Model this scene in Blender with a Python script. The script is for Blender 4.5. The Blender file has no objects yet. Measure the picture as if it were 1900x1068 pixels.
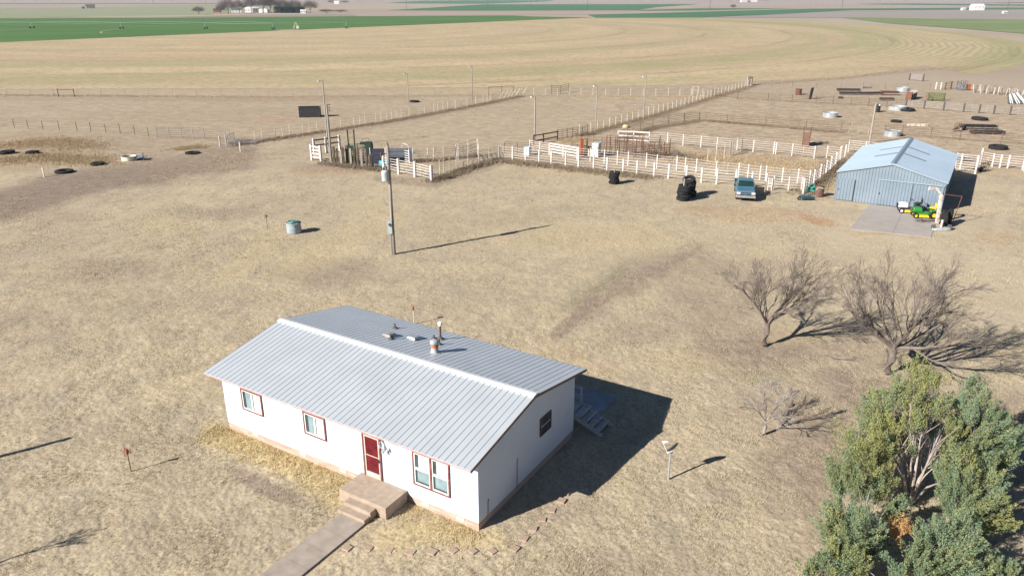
import bpy, math, random
import numpy as np
from mathutils import Vector, Matrix
sc = bpy.context.scene
C = sc.collection
# ---------------------------------------------------------------- camera, sky, sun, exposure
FOC, PIT, CAMH = 1411.5, 0.367, 20.0
cam = bpy.data.cameras.new('camera'); cam.sensor_width = 36; cam.lens = FOC/1900*36
cam.clip_start = .5; cam.clip_end = 30000
camo = bpy.data.objects.new('camera', cam); C.objects.link(camo)
camo.location = (0, 0, CAMH); camo.rotation_euler = (math.pi/2-PIT, 0, 0); sc.camera = camo
SAZ, SEL = 0.5666, 0.5209
w = bpy.data.worlds.new('World'); sc.world = w; w.use_nodes = True
nt = w.node_tree; bg = nt.nodes['Background']
sky = nt.nodes.new('ShaderNodeTexSky'); sky.sky_type = 'NISHITA'; sky.sun_disc = False
sky.sun_elevation = SEL; sky.sun_rotation = math.atan2(-math.cos(SAZ), -math.sin(SAZ))
sky.air_density = 1.0; sky.dust_density = .2; sky.ozone_density = 4; sky.altitude = 900
nt.links.new(sky.outputs[0], bg.inputs[0]); bg.inputs[1].default_value = 0.040
sun = bpy.data.lights.new('sun', 'SUN'); sun.energy = 5.0; sun.angle = math.radians(.5); sun.color = (1, .95, .87)
suno = bpy.data.objects.new('sun', sun); C.objects.link(suno)
suno.rotation_euler = Vector((math.cos(SAZ)*math.cos(SEL), math.sin(SAZ)*math.cos(SEL), -math.sin(SEL))).to_track_quat('-Z', 'Y').to_euler()
suno.location = (-40, -30, 60)
sc.view_settings.view_transform = 'Standard'; sc.view_settings.look = 'None'
sc.view_settings.exposure = 0.9; sc.view_settings.gamma = 1
sc.cycles.max_bounces = 6; sc.cycles.volume_bounces = 0; sc.cycles.transparent_max_bounces = 6
# ---------------------------------------------------------------- measuring helpers (ground point seen at a photo pixel)
CP, SP = math.cos(PIT), math.sin(PIT)
def G(u, v, z=0.):
    x = (u-950)/FOC; y = -(v-534)/FOC
    d = (x, CP+y*SP, -SP+y*CP); t = (z-CAMH)/d[2]
    return Vector((d[0]*t, d[1]*t, z))
def Pv(x, y, z):
    z -= CAMH; return 534-(y*SP+z*CP)/(y*CP-z*SP)*FOC
def hgt(u, v, vt):
    b = G(u, v); lo, hi = 0., 60.
    for _ in range(40):
        m = (lo+hi)/2
        if b.y*CP-(m-CAMH)*SP > 0 and Pv(b.x, b.y, m) > vt: lo = m
        else: hi = m
    return lo
R = random.Random(7)
rng = np.random.default_rng(5)
# ---------------------------------------------------------------- materials
MATS = {}
def mat(name, col, rough=.8, metal=0., var=.12, scale=2.5, bump=0., bscale=25., col2=None, spec=.3, detail=4., stretch=None):
    if name in MATS: return MATS[name]
    m = bpy.data.materials.new(name); m.use_nodes = True; MATS[name] = m
    t = m.node_tree; b = t.nodes['Principled BSDF']
    b.inputs['Roughness'].default_value = rough; b.inputs['Metallic'].default_value = metal
    b.inputs['Specular IOR Level'].default_value = spec
    tc = t.nodes.new('ShaderNodeTexCoord'); src = tc.outputs['Object']
    if stretch:
        mp = t.nodes.new('ShaderNodeMapping'); mp.inputs['Scale'].default_value = stretch
        t.links.new(src, mp.inputs[0]); src = mp.outputs[0]
    n = t.nodes.new('ShaderNodeTexNoise'); n.inputs['Scale'].default_value = scale; n.inputs['Detail'].default_value = detail
    t.links.new(src, n.inputs['Vector'])
    cr = t.nodes.new('ShaderNodeValToRGB')
    c2 = col2 if col2 else tuple(c*(1-2*var) for c in col)
    c1 = col if col2 else tuple(min(1, c*(1+var)) for c in col)
    cr.color_ramp.elements[0].position = .33; cr.color_ramp.elements[1].position = .68
    cr.color_ramp.elements[0].color = (*c2, 1); cr.color_ramp.elements[1].color = (*c1, 1)
    t.links.new(n.outputs[0], cr.inputs[0]); t.links.new(cr.outputs[0], b.inputs['Base Color'])
    if bump:
        n2 = t.nodes.new('ShaderNodeTexNoise'); n2.inputs['Scale'].default_value = bscale; n2.inputs['Detail'].default_value = 3
        t.links.new(src, n2.inputs['Vector'])
        bp = t.nodes.new('ShaderNodeBump'); bp.inputs['Strength'].default_value = bump; bp.inputs['Distance'].default_value = .02
        t.links.new(n2.outputs[0], bp.inputs['Height']); t.links.new(bp.outputs[0], b.inputs['Normal'])
    return m
white = mat('white_paint', (.78, .77, .75), .5, var=.06, scale=1.2)
wfence = mat('fence_white_paint', (.64, .615, .59), .6, var=.05, scale=3, col2=(.54, .46, .42))
wpost = mat('weathered_white_paint', (.72, .68, .60), .7, col2=(.50, .43, .34), scale=4)
rust = mat('rusty_steel', (.20, .085, .055), .85, col2=(.09, .045, .035), scale=5)
brownpipe = mat('brown_pipe', (.20, .13, .10), .85, col2=(.11, .075, .06), scale=4)
redrust = mat('red_rust', (.36, .09, .035), .85, col2=(.18, .05, .025), scale=4)
greypipe = mat('grey_pipe', (.42, .40, .40), .6, col2=(.26, .24, .24), scale=4)
darkpipe = mat('dark_pipe', (.10, .095, .09), .8, scale=4)
twood = mat('tan_wood', (.40, .33, .25), .9, col2=(.26, .2, .15), scale=6, stretch=(1, 1, .2))
gwood = mat('grey_wood', (.36, .33, .29), .9, col2=(.24, .21, .18), scale=8, stretch=(1, 1, .15))
dwood = mat('dark_tie_wood', (.17, .125, .095), .95, col2=(.06, .045, .038), scale=5, stretch=(1, 1, .3))
polew = mat('pole_wood', (.33, .28, .24), .9, col2=(.19, .155, .13), scale=7, stretch=(1, 1, .08), bump=.4)
galv = mat('galvanised_steel', (.55, .58, .60), .38, metal=.55, var=.12, scale=3, stretch=(1, 1, .3))
black = mat('black_rubber', (.022, .022, .024), .85, var=.3, scale=6)
blackp = mat('black_plastic', (.03, .03, .033), .5, var=.2)
conc = mat('concrete_tan', (.40, .315, .245), .92, col2=(.31, .24, .185), scale=3.5, bump=.3, bscale=60)
concg = mat('concrete_grey', (.37, .33, .30), .92, col2=(.30, .265, .235), scale=.7, bump=.2, bscale=40)
redtrim = mat('red_trim', (.21, .08, .07), .7, var=.2, scale=6)
glass = mat('window_glass', (.05, .075, .085), .06, var=.2, spec=.8)
curtain = mat('window_blind', (.55, .58, .58), .5, var=.1, scale=3)
curtaind = mat('tinted_blind', (.22, .30, .33), .25, var=.1, scale=3, spec=.6)
# ---------------------------------------------------------------- mesh builder
class MB:
    def __init__(s): s.v = []; s.f = []; s.m = []
    def add(s, vs, fs, mi=0):
        o = len(s.v); s.v += [tuple(v) for v in vs]; s.f += [tuple(i+o for i in f) for f in fs]; s.m += [mi]*len(fs)
    def box(s, c, d, rz=0., mi=0, M=None, top=(1, 1)):
        x, y, z = d[0]/2, d[1]/2, d[2]/2
        vs = [Vector((sx*x*(top[0] if sz > 0 else 1), sy*y*(top[1] if sz > 0 else 1), sz*z)) for sz in (-1, 1) for sx, sy in ((-1, -1), (1, -1), (1, 1), (-1, 1))]
        Q = M if M is not None else Matrix.Rotation(rz, 4, 'Z')
        s.add([Q @ p + Vector(c) for p in vs], [(0, 3, 2, 1), (4, 5, 6, 7), (0, 1, 5, 4), (1, 2, 6, 5), (2, 3, 7, 6), (3, 0, 4, 7)], mi)
    def beam(s, a, b, wd, ht, mi=0):
        a, b = Vector(a), Vector(b); d = b-a; L = d.length
        if L < 1e-6: return
        M = d.to_track_quat('X', 'Z').to_matrix().to_4x4()
        s.box((a+b)/2, (L, wd, ht), M=M, mi=mi)
    def tube(s, pts, r, n=6, mi=0, cap=True, r1=None):
        pts = [Vector(p) for p in pts]; k = len(pts); o = len(s.v)
        for i, p in enumerate(pts):
            d = (pts[min(i+1, k-1)]-pts[max(i-1, 0)]).normalized()
            a = d.cross(Vector((0, 0, 1)))
            if a.length < .05: a = d.cross(Vector((1, 0, 0)))
            a.normalize(); b = d.cross(a)
            rr = r[i] if hasattr(r, '__len__') else (r if r1 is None else r+(r1-r)*i/(k-1))
            for j in range(n):
                t = 2*math.pi*j/n; s.v.append(tuple(p+a*(rr*math.cos(t))+b*(rr*math.sin(t))))
        for i in range(k-1):
            for j in range(n):
                s.f.append((o+i*n+j, o+i*n+(j+1) % n, o+(i+1)*n+(j+1) % n, o+(i+1)*n+j)); s.m.append(mi)
        if cap:
            s.f.append(tuple(o+j for j in range(n))[::-1]); s.m.append(mi)
            s.f.append(tuple(o+(k-1)*n+j for j in range(n))); s.m.append(mi)
    def lathe(s, prof, n=16, c=(0, 0, 0), M=None, mi=0, closed=False):
        o = len(s.v); M = M or Matrix.Identity(4); k = len(prof)
        for (r, z) in prof:
            for j in range(n):
                t = 2*math.pi*j/n; s.v.append(tuple(M @ Vector((r*math.cos(t), r*math.sin(t), z))+Vector(c)))
        for i in range(k if closed else k-1):
            i2 = (i+1) % k
            for j in range(n):
                s.f.append((o+i*n+j, o+i*n+(j+1) % n, o+i2*n+(j+1) % n, o+i2*n+j)); s.m.append(mi)
    def disc(s, r, n=16, c=(0, 0, 0), M=None, mi=0):
        M = M or Matrix.Identity(4)
        s.add([M @ Vector((r*math.cos(2*math.pi*j/n), r*math.sin(2*math.pi*j/n), 0))+Vector(c) for j in range(n)], [tuple(range(n))], mi)
    def prism(s, prof, x0, x1, mi=0, tp=None):   # side profile (y,z) extruded across x; tp = per-vertex inset
        n = len(prof); tp = tp or [0]*n
        s.add([(x0+tp[i], p[0], p[1]) for i, p in enumerate(prof)]+[(x1-tp[i], p[0], p[1]) for i, p in enumerate(prof)],
              [tuple(range(n)), tuple(range(2*n-1, n-1, -1))]+[(i, i+n, (i+1) % n+n, (i+1) % n) for i in range(n)], mi)
    def build(s, name, mats, parent=None, smooth=False, bevel=0., loc=(0, 0, 0), label=None):
        me = bpy.data.meshes.new(name); me.from_pydata(s.v, [], s.f)
        mats = mats if isinstance(mats, (list, tuple)) else [mats]
        for m in mats: me.materials.append(m)
        if len(mats) > 1: me.polygons.foreach_set('material_index', s.m)
        if smooth: me.polygons.foreach_set('use_smooth', [True]*len(s.f))
        me.update(); o = bpy.data.objects.new(name, me); C.objects.link(o); o.location = loc
        if parent is not None: o.parent = parent
        if bevel:
            b = o.modifiers.new('bevel', 'BEVEL'); b.width = bevel; b.segments = 2; b.limit_method = 'ANGLE'
        if label: o['label'] = label
        return o
def nmesh(name, V, F, mats, parent=None, attrs=None, mi=None, smooth=False, nsides=4):
    me = bpy.data.meshes.new(name); nv, nf = len(V), len(F)
    me.vertices.add(nv); me.vertices.foreach_set('co', np.asarray(V, np.float32).ravel())
    me.loops.add(nf*nsides); me.loops.foreach_set('vertex_index', np.asarray(F, np.int32).ravel())
    me.polygons.add(nf); me.polygons.foreach_set('loop_start', np.arange(nf, dtype=np.int32)*nsides)
    me.polygons.foreach_set('loop_total', np.full(nf, nsides, np.int32))
    for m in (mats if isinstance(mats, (list, tuple)) else [mats]): me.materials.append(m)
    if mi is not None: me.polygons.foreach_set('material_index', np.asarray(mi, np.int32))
    if smooth: me.polygons.foreach_set('use_smooth', np.ones(nf, bool))
    me.update(calc_edges=True)
    for k, a in (attrs or {}).items():
        at = me.attributes.new(k, 'FLOAT_COLOR' if a.ndim == 2 else 'FLOAT', 'POINT')
        at.data.foreach_set('color' if a.ndim == 2 else 'value', a.astype(np.float32).ravel())
    o = bpy.data.objects.new(name, me); C.objects.link(o)
    if parent is not None: o.parent = parent
    return o
def tag(o, label, cat, group=None):
    o['label'] = label; o['category'] = cat
    if group: o['group'] = group
    return o
def thing(name, label, cat, loc=(0, 0, 0), rz=0., group=None):
    o = bpy.data.objects.new(name, None); C.objects.link(o); o.location = loc; o.rotation_euler = (0, 0, rz); o.empty_display_size = .2
    return tag(o, label, cat, group)
def struct(o, kind='structure'): o['kind'] = kind; return o
def dup(root, loc, rz=0., label=None, scale=None):
    r = root.copy(); C.objects.link(r); r.location = loc; r.rotation_euler = (0, 0, rz)
    if scale: r.scale = scale
    if label: r['label'] = label
    for ch in list(root.children):
        c = ch.copy(); C.objects.link(c); c.parent = r
        for g in list(ch.children):
            d = g.copy(); C.objects.link(d); d.parent = c
    return r
# ---------------------------------------------------------------- noise
def vnoise(x, y, s, seed=0):
    x = x/s; y = y/s; xi = np.floor(x).astype(np.int64); yi = np.floor(y).astype(np.int64); xf = x-xi; yf = y-yi
    def h(a, b):
        n = (a*374761393+b*668265263+seed*974634777) & 0x7fffffff
        n = ((n ^ (n >> 13))*1274126177) & 0x7fffffff
        return ((n ^ (n >> 16)) & 0xffff)/65535.
    u = xf*xf*(3-2*xf); v = yf*yf*(3-2*yf)
    return (h(xi, yi)*(1-u)+h(xi+1, yi)*u)*(1-v)+(h(xi, yi+1)*(1-u)+h(xi+1, yi+1)*u)*v
def fbm(x, y, s, seed=0, o=4):
    r = 0; a = 1; t = 0
    for i in range(o):
        r = r+a*vnoise(x+i*17.3, y-i*9.1, s/2**i, seed+i); t += a; a *= .55
    return r/t
def sstep(a, b, x): t = np.clip((x-a)/(b-a), 0, 1); return t*t*(3-2*t)
# ---------------------------------------------------------------- house frame (needed by the ground too)
HX, HY, HR = -14.0344, 32.7465, -0.549
HL, HW = 14.9, 8.23
def hloc(x, y):
    dx, dy = x-HX, y-HY; return dx*math.cos(HR)+dy*math.sin(HR), -dx*math.sin(HR)+dy*math.cos(HR)
def hw(a, b, z=0.): return Vector((HX+a*math.cos(HR)-b*math.sin(HR), HY+a*math.sin(HR)+b*math.cos(HR), z))
# ================================================================ GROUND
def lin(a, b, n): return list(np.linspace(a, b, n, endpoint=False))
vrows = [1300]
while vrows[-1] > 60: vrows.append(vrows[-1]-(1.6 if vrows[-1] > 380 else 2.0))
while vrows[-1] > 6: vrows.append(vrows[-1]-1.0)
rad = [1.5, 4, 7, 10]+[x for x in (G(950, v).y for v in vrows) if x > 12]
while rad[-1] < 8500: rad.append(rad[-1]*1.12)
rad = np.array(rad)
th = np.array(lin(-180, -40, 28)+lin(-40, 40, 800)+lin(40, 180, 28))*math.pi/180
TT, RR = np.meshgrid(th, rad); GX = (RR*np.sin(TT)).ravel(); GY = (RR*np.cos(TT)).ravel()
nR, nT = len(rad), len(th)
def proj2(x, y):
    d = y*CP+CAMH*SP; d = np.where(d > .5, d, .5)
    return 950+x/d*FOC, 534-(y*SP-CAMH*CP)/d*FOC
U, V = proj2(GX, GY)
ok = GY*CP+CAMH*SP > 1
nz = fbm(GX, GY, 9, 3, 5); nz2 = fbm(GX, GY, 2.4, 11, 4); nzL = fbm(GX, GY, 40, 23, 4)
wob = (nz-.5)*1.3+(nz2-.5)*.7
def blob(u, v, ru, rv, s=1., ang=0.):
    c, n = math.cos(math.radians(ang)), math.sin(math.radians(ang))
    du, dv = U-u, V-v; a = (du*c+dv*n)/ru; b = (-du*n+dv*c)/rv
    return ok*s*sstep(1.25, .35, np.sqrt(a*a+b*b)+wob)
def line(pts, wd, s=1.):   # px polyline band on the ground
    d = np.full(U.shape, 1e9)
    for (a, b) in zip(pts[:-1], pts[1:]):
        ax, ay = a; bx, by = b; L2 = (bx-ax)**2+(by-ay)**2
        t = np.clip(((U-ax)*(bx-ax)+(V-ay)*(by-ay))/L2, 0, 1)
        d = np.minimum(d, np.hypot(U-ax-t*(bx-ax), V-ay-t*(by-ay)))
    return ok*s*sstep(1.3, .4, d/wd+wob*.8)
def mx(*a):
    r = a[0]
    for q in a[1:]: r = np.maximum(r, q)
    return r
soil = mx(blob(1528, 411, 34, 5, 1., 12), blob(1640, 433, 45, 3, .6), line([(0, 380), (278, 312), (450, 290)], 32, 1.), line([(0, 183), (520, 185), (930, 180)], 4, .75), line([(0, 215), (520, 215)], 22, .25),
          line([(440, 262), (620, 248), (745, 224), (880, 197), (960, 182)], 7, .85), blob(640, 310, 110, 12, .8), line([(700, 330), (810, 340), (930, 302)], 8, .6),
          blob(180, 275, 250, 40, .45), blob(610, 505, 95, 25, .45), blob(190, 500, 120, 25, .3), blob(60, 600, 90, 40, .2), blob(410, 395, 120, 14, .35), blob(90, 400, 80, 20, .3),
          blob(1340, 540, 130, 60, .4), blob(1420, 650, 130, 40, .75), line([(1030, 620), (1080, 580), (1150, 530), (1250, 480), (1290, 455)], 16, .85), blob(1180, 520, 150, 30, .6, -25), line([(1180, 500), (1330, 500)], 25, .4), blob(1500, 880, 90, 200, .7), blob(1200, 620, 90, 20, .35), blob(1600, 640, 200, 40, .45), blob(1320, 600, 60, 40, .4), blob(1560, 700, 110, 30, .7), blob(1470, 900, 120, 170, .6), blob(1650, 740, 150, 90, .8), blob(1880, 760, 70, 60, .6), blob(1500, 1000, 90, 90, .4), blob(1390, 760, 100, 50, .3),
          blob(480, 895, 65, 16, .85, 25), blob(425, 800, 50, 14, .9, 20), blob(650, 1005, 60, 16, .2), blob(1130, 1050, 160, 45, .3), blob(1360, 930, 110, 60, .2),
          blob(1080, 590, 80, 22, .45, -30), blob(1850, 860, 60, 120, .5), line([(1060, 252), (1140, 240), (1250, 207), (1400, 160)], 5, .8), line([(1150, 262), (1215, 238), (1300, 224)], 4, .8),
          blob(1130, 290, 190, 14, .5), blob(1680, 175, 230, 6, .2), blob(1780, 142, 120, 8, .5), blob(1600, 150, 120, 5, .4), blob(1560, 175, 90, 5, .35), blob(350, 1000, 200, 50, .12),
          blob(440, 210, 300, 20, .3), blob(1000, 200, 240, 20, .15), blob(985, 955, 90, 30, .25))
green = mx(blob(1130, 525, 150, 22, .95, -32), blob(1190, 490, 80, 16, .5, -20), blob(1420, 690, 80, 25, .5), blob(1170, 230, 60, 8, .2), blob(200, 235, 60, 5, .5),
           blob(620, 860, 90, 22, .45, 25), blob(820, 990, 120, 22, .4), blob(720, 520, 40, 10, .2), blob(210, 570, 60, 12, .2), blob(1060, 560, 100, 25, .4, -30), blob(330, 800, 50, 20, .15),
           blob(1000, 400, 160, 12, .12))
pale = mx(blob(200, 200, 260, 6, .6), blob(560, 196, 160, 5, .5), blob(100, 228, 90, 5, .5), blob(330, 232, 120, 5, .4), line([(1555, 425), (1700, 455), (1810, 500), (1960, 560)], 45, .75), line([(1890, 350), (1850, 420), (1830, 470)], 14, .7), line([(1560, 395), (1300, 430), (1180, 480)], 22, .35),
          blob(1150, 195, 120, 9, .7), blob(840, 182, 90, 4, .8), blob(500, 264, 60, 7, .6), blob(80, 212, 80, 6, .8), blob(230, 190, 130, 6, .45), blob(1780, 420, 90, 40, .55), blob(1300, 208, 120, 9, .35),
          blob(1450, 195, 150, 10, .4), blob(750, 250, 200, 18, .3), blob(1850, 590, 90, 30, .6), blob(140, 276, 45, 8, .8), blob(1450, 260, 120, 10, .4), blob(1250, 300, 60, 8, .3),
          blob(1750, 250, 200, 30, .35), blob(1830, 345, 60, 14, .4), blob(1830, 375, 60, 10, .5), blob(1300, 820, 120, 80, .15), blob(1560, 560, 160, 30, .3))
straw = mx(line([(325, 340), (312, 420), (335, 470), (420, 540), (560, 575)], 4, .22), line([(368, 345), (356, 420), (378, 465), (460, 525), (600, 560)], 4, .22), line([(900, 640), (1020, 540), (1160, 480)], 6, .2), line([(395, 800), (560, 860), (650, 925)], 30, 1.), line([(600, 880), (500, 830)], 26, .8), line([(720, 1000), (820, 985), (920, 1000)], 26, .8), line([(0, 173), (500, 175), (930, 168)], 4, 1.), line([(930, 165), (1250, 150), (1700, 128)], 6, .8),
           blob(120, 290, 120, 20, .5), blob(620, 450, 120, 30, .45, -25), blob(470, 470, 80, 25, .4, -40), blob(700, 380, 60, 20, .3), blob(300, 420, 50, 30, .4), blob(1130, 440, 200, 30, .45), blob(1450, 300, 150, 12, .5),
           blob(1700, 210, 200, 12, .4), blob(1240, 680, 120, 30, .3), blob(350, 700, 120, 60, .2), blob(1020, 740, 150, 40, .3), blob(1640, 130, 200, 6, .8), blob(1050, 320, 140, 7, .4), blob(1480, 620, 60, 20, .3))
orange = mx(blob(1380, 398, 150, 20, .55), blob(1520, 409, 42, 8, 1.3, 12), blob(1300, 388, 60, 8, .7), blob(1640, 432, 70, 5, .8), blob(1850, 440, 60, 14, .5), blob(75, 265, 110, 14, .8), blob(25, 300, 60, 14, .6), blob(620, 318, 110, 8, .55), blob(1530, 330, 40, 40, .5, -40),
            blob(500, 224, 60, 6, .9), blob(1500, 208, 110, 6, .6), blob(1160, 302, 210, 9, .4), blob(1760, 396, 30, 14, .8), blob(1600, 225, 120, 10, .35), blob(1080, 660, 120, 25, .25, 20), blob(835, 304, 30, 5, .8), blob(1860, 320, 80, 14, .3),
            blob(1840, 655, 80, 12, .2), blob(1660, 138, 200, 5, .5))
soil = np.clip(soil*1.3, 0, 1)
furrow = ok*line([(-40, 392), (278, 315), (450, 288)], 26, 1.)
corral = ok*np.maximum(sstep(330, 280, V)*.65, sstep(320, 300, V)*sstep(1050, 1150, U))
grassy = np.clip(1-pale*.8-corral*.5-orange*.6, 0, 1)
# real relief: clumpy turf close to the camera
dist = np.hypot(GX, GY)
amp = np.clip(1-(dist-45)/60, 0, 1)
z = amp*((vnoise(GX, GY, .42, 5)-.5)*.030+(vnoise(GX, GY, .2, 6)-.5)*.032+(vnoise(GX, GY, .11, 8)-.5)*.02*(dist < 45)+(vnoise(GX, GY, 1.6, 9)-.5)*.05)-.03
la, lb = GX-HX, GY-HY
LA = la*math.cos(HR)+lb*math.sin(HR); LB = -la*math.sin(HR)+lb*math.cos(HR)
flat = (LA > 9.2) & (LA < 11.0) & (LB > -12) & (LB < 0)
z = np.where(flat, -.04, z)
flat2 = (LA > 12.6) & (LA < 15.4) & (LB > 8) & (LB < 13.2); z = np.where(flat2, -.04, z)
z = np.where(dist > 120, 0, z)
idx = np.arange(nR*nT).reshape(nR, nT)
a = idx[:-1]; b = np.roll(idx, -1, 1)[:-1]; c_ = np.roll(idx, -1, 1)[1:]; d_ = idx[1:]
F = np.stack([a, d_, c_, b], -1).reshape(-1, 4)[:, ::-1]
gm = bpy.data.materials.new('dry_ground'); gm.use_nodes = True
def ground_nodes(m):
    t = m.node_tree; N = t.nodes; Lk = t.links; bs = N['Principled BSDF']; bs.inputs['Roughness'].default_value = .95; bs.inputs['Specular IOR Level'].default_value = .1
    pos = N.new('ShaderNodeNewGeometry').outputs['Position']
    def noise(s, det=4, st=None, rot=0, dist=0, ro=.6):
        n = N.new('ShaderNodeTexNoise'); n.inputs['Scale'].default_value = s; n.inputs['Detail'].default_value = det; n.inputs['Distortion'].default_value = dist; n.inputs['Roughness'].default_value = ro
        if st:
            mp = N.new('ShaderNodeMapping'); mp.inputs['Scale'].default_value = st; mp.inputs['Rotation'].default_value = (0, 0, rot); Lk.new(pos, mp.inputs[0]); Lk.new(mp.outputs[0], n.inputs['Vector'])
        else: Lk.new(pos, n.inputs['Vector'])
        return n.outputs[0]
    def rng_(v, a, b, c=0., d=1.):
        r = N.new('ShaderNodeMapRange'); Lk.new(v, r.inputs[0])
        for i, q in enumerate((a, b, c, d)): r.inputs[i+1].default_value = q
        return r.outputs[0]
    def mixc(f, c1, c2, mode='MIX'):
        x = N.new('ShaderNodeMix'); x.data_type = 'RGBA'; x.blend_type = mode
        if isinstance(f, (int, float)): x.inputs[0].default_value = f
        else: Lk.new(f, x.inputs[0])
        for i, c in ((6, c1), (7, c2)):
            if isinstance(c, tuple): x.inputs[i].default_value = (*c, 1)
            else: Lk.new(c, x.inputs[i])
        return x.outputs[2]
    def mul(a, b, op='MULTIPLY'):
        x = N.new('ShaderNodeMath'); x.operation = op; x.use_clamp = False
        for i, c in enumerate((a, b)):
            if isinstance(c, (int, float)): x.inputs[i].default_value = c
            else: Lk.new(c, x.inputs[i])
        return x.outputs[0]
    def attr(n):
        x = N.new('ShaderNodeAttribute'); x.attribute_name = n; return x
    return t, N, Lk, bs, pos, noise, rng_, mixc, mul, attr
t, N, Lk, bs, pos, noise, rng_, mixc, mul, attr = ground_nodes(gm)
m1 = attr('mask_a'); s1 = N.new('ShaderNodeSeparateColor'); Lk.new(m1.outputs['Color'], s1.inputs[0])
m2 = attr('mask_b'); s2 = N.new('ShaderNodeSeparateColor'); Lk.new(m2.outputs['Color'], s2.inputs[0])
m3 = attr('mask_c'); s3 = N.new('ShaderNodeSeparateColor'); Lk.new(m3.outputs['Color'], s3.inputs[0])
col = mixc(rng_(noise(.11, 6, (1, 1.5, 1)), .38, .62), (.400, .328, .230), (.482, .393, .266))
col = mixc(rng_(noise(.45, 8, (1, .55, 1), .5, 0, .72), .47, .62, 0, .6), col, (.305, .262, .205))
col = mixc(rng_(noise(1.1, 8, (1, .6, 1), -.5, 0, .75), .51, .64, 0, .55), col, (.25, .195, .14))
col = mixc(rng_(noise(1.5, 8, None, 0, 0, .75), .53, .64, 0, .55), col, (.54, .465, .33))
col = mixc(mul(s1.outputs[1], rng_(noise(.8, 6), .3, .6, .4, 1)), col, (.225, .205, .125))
col = mixc(s1.outputs[0], col, mixc(rng_(noise(1.0, 7, ro=.72), .38, .62), (.215, .16, .122), (.325, .258, .198)))
col = mixc(s1.outputs[2], col, mixc(rng_(noise(.8, 5), .35, .65), (.40, .325, .235), (.48, .40, .295)))
col = mixc(s2.outputs[0], col, mixc(rng_(noise(2.5, 5), .35, .65), (.45, .35, .19), (.54, .435, .26)))
col = mixc(mul(s2.outputs[1], rng_(noise(.7, 5), .3, .55, .6, 1.)), col, mixc(rng_(noise(1.6, 4), .35, .65), (.30, .175, .10), (.42, .29, .175)))
col = mixc(mul(s2.outputs[2], .75), col, (.385, .305, .22))
col = mixc(mul(s2.outputs[2], rng_(noise(.4, 8, (1, 1.8, 1), ro=.72), .46, .56, .05, .9)), col, (.28, .205, .145))
col = mixc(mul(s2.outputs[2], rng_(noise(.9, 8, ro=.75), .52, .62, 0, .75)), col, (.53, .44, .32))
# furrows
wv = N.new('ShaderNodeTexWave'); wv.inputs['Scale'].default_value = .34; wv.inputs['Distortion'].default_value = 1.2; wv.inputs['Detail'].default_value = 2
mp = N.new('ShaderNodeMapping'); mp.inputs['Rotation'].default_value = (0, 0, math.radians(49)); Lk.new(pos, mp.inputs[0]); Lk.new(mp.outputs[0], wv.inputs['Vector'])
col = mixc(mul(mul(s3.outputs[0], wv.outputs['Fac']), .55), col, (.13, .10, .075))
# thatch specks between grass clumps and pale blades
sp = mul(rng_(noise(7., 3, ro=.7), .36, .50, 1, 0), s3.outputs[1])
col = mixc(mul(sp, .55), col, (.15, .12, .09))
sp2 = mul(rng_(noise(11., 2), .55, .68, 0, 1), s3.outputs[1])
col = mixc(mul(sp2, .45), col, (.50, .43, .30))
# fields beyond the yard
col = mixc(s3.outputs[2], col, mixc(rng_(noise(.006, 5), .4, .6), (.33, .255, .20), (.37, .31, .235)))
Lk.new(col, bs.inputs['Base Color'])
bp = N.new('ShaderNodeBump'); bp.inputs['Strength'].default_value = .6; bp.inputs['Distance'].default_value = .06
hh = mul(mul(noise(5.5, 4, ro=.65), 1.), mul(noise(1.7, 3), .6), 'ADD'); Lk.new(hh, bp.inputs['Height']); Lk.new(bp.outputs[0], bs.inputs['Normal'])
far = sstep(150, 260, dist)*1.0
o4 = np.ones(len(GX))
ground = struct(nmesh('ground', np.stack([GX, GY, z], -1), F, gm, attrs={
    'mask_a': np.stack([soil, green, pale, o4], -1), 'mask_b': np.stack([straw, orange, corral, o4], -1), 'mask_c': np.stack([furrow, grassy*np.clip(1-far, 0, 1), far, o4], -1)}, smooth=True))
# ---------------------------------------------------------------- field sheets
def sheet(name, pts, m, zz, world=False, kind=True):
    me = bpy.data.meshes.new(name); P = [(p[0], p[1], zz) if world else tuple(G(p[0], p[1])[:2])+(zz,) for p in pts]
    a = sum(P[i][0]*P[(i+1) % len(P)][1]-P[(i+1) % len(P)][0]*P[i][1] for i in range(len(P)))
    if a < 0: P = P[::-1]
    me.from_pydata(P, [], [tuple(range(len(P)))]); me.materials.append(m); me.update()
    o = bpy.data.objects.new(name, me); C.objects.link(o)
    return struct(o) if kind else o
CX, CY = -137., 510.
def fieldmat(name, c1, c2, sc1=.01, st=(1, 3, 1), c3=None):
    m = bpy.data.materials.new(name); m.use_nodes = True
    t, N, Lk, bs, pos, noise, rng_, mixc, mul, attr = ground_nodes(m)
    col = mixc(rng_(noise(sc1, 6, st), .4, .6), c1, c2)
    col = mixc(rng_(noise(sc1*9, 5, st), .45, .7, 0, .5), col, c3 or tuple(x*.85 for x in c1))
    col = mixc(rng_(noise(1.1, 4), .40, .6, 0, .35), col, tuple(x*.72 for x in c1))
    Lk.new(col, bs.inputs['Base Color']); return m
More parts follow.
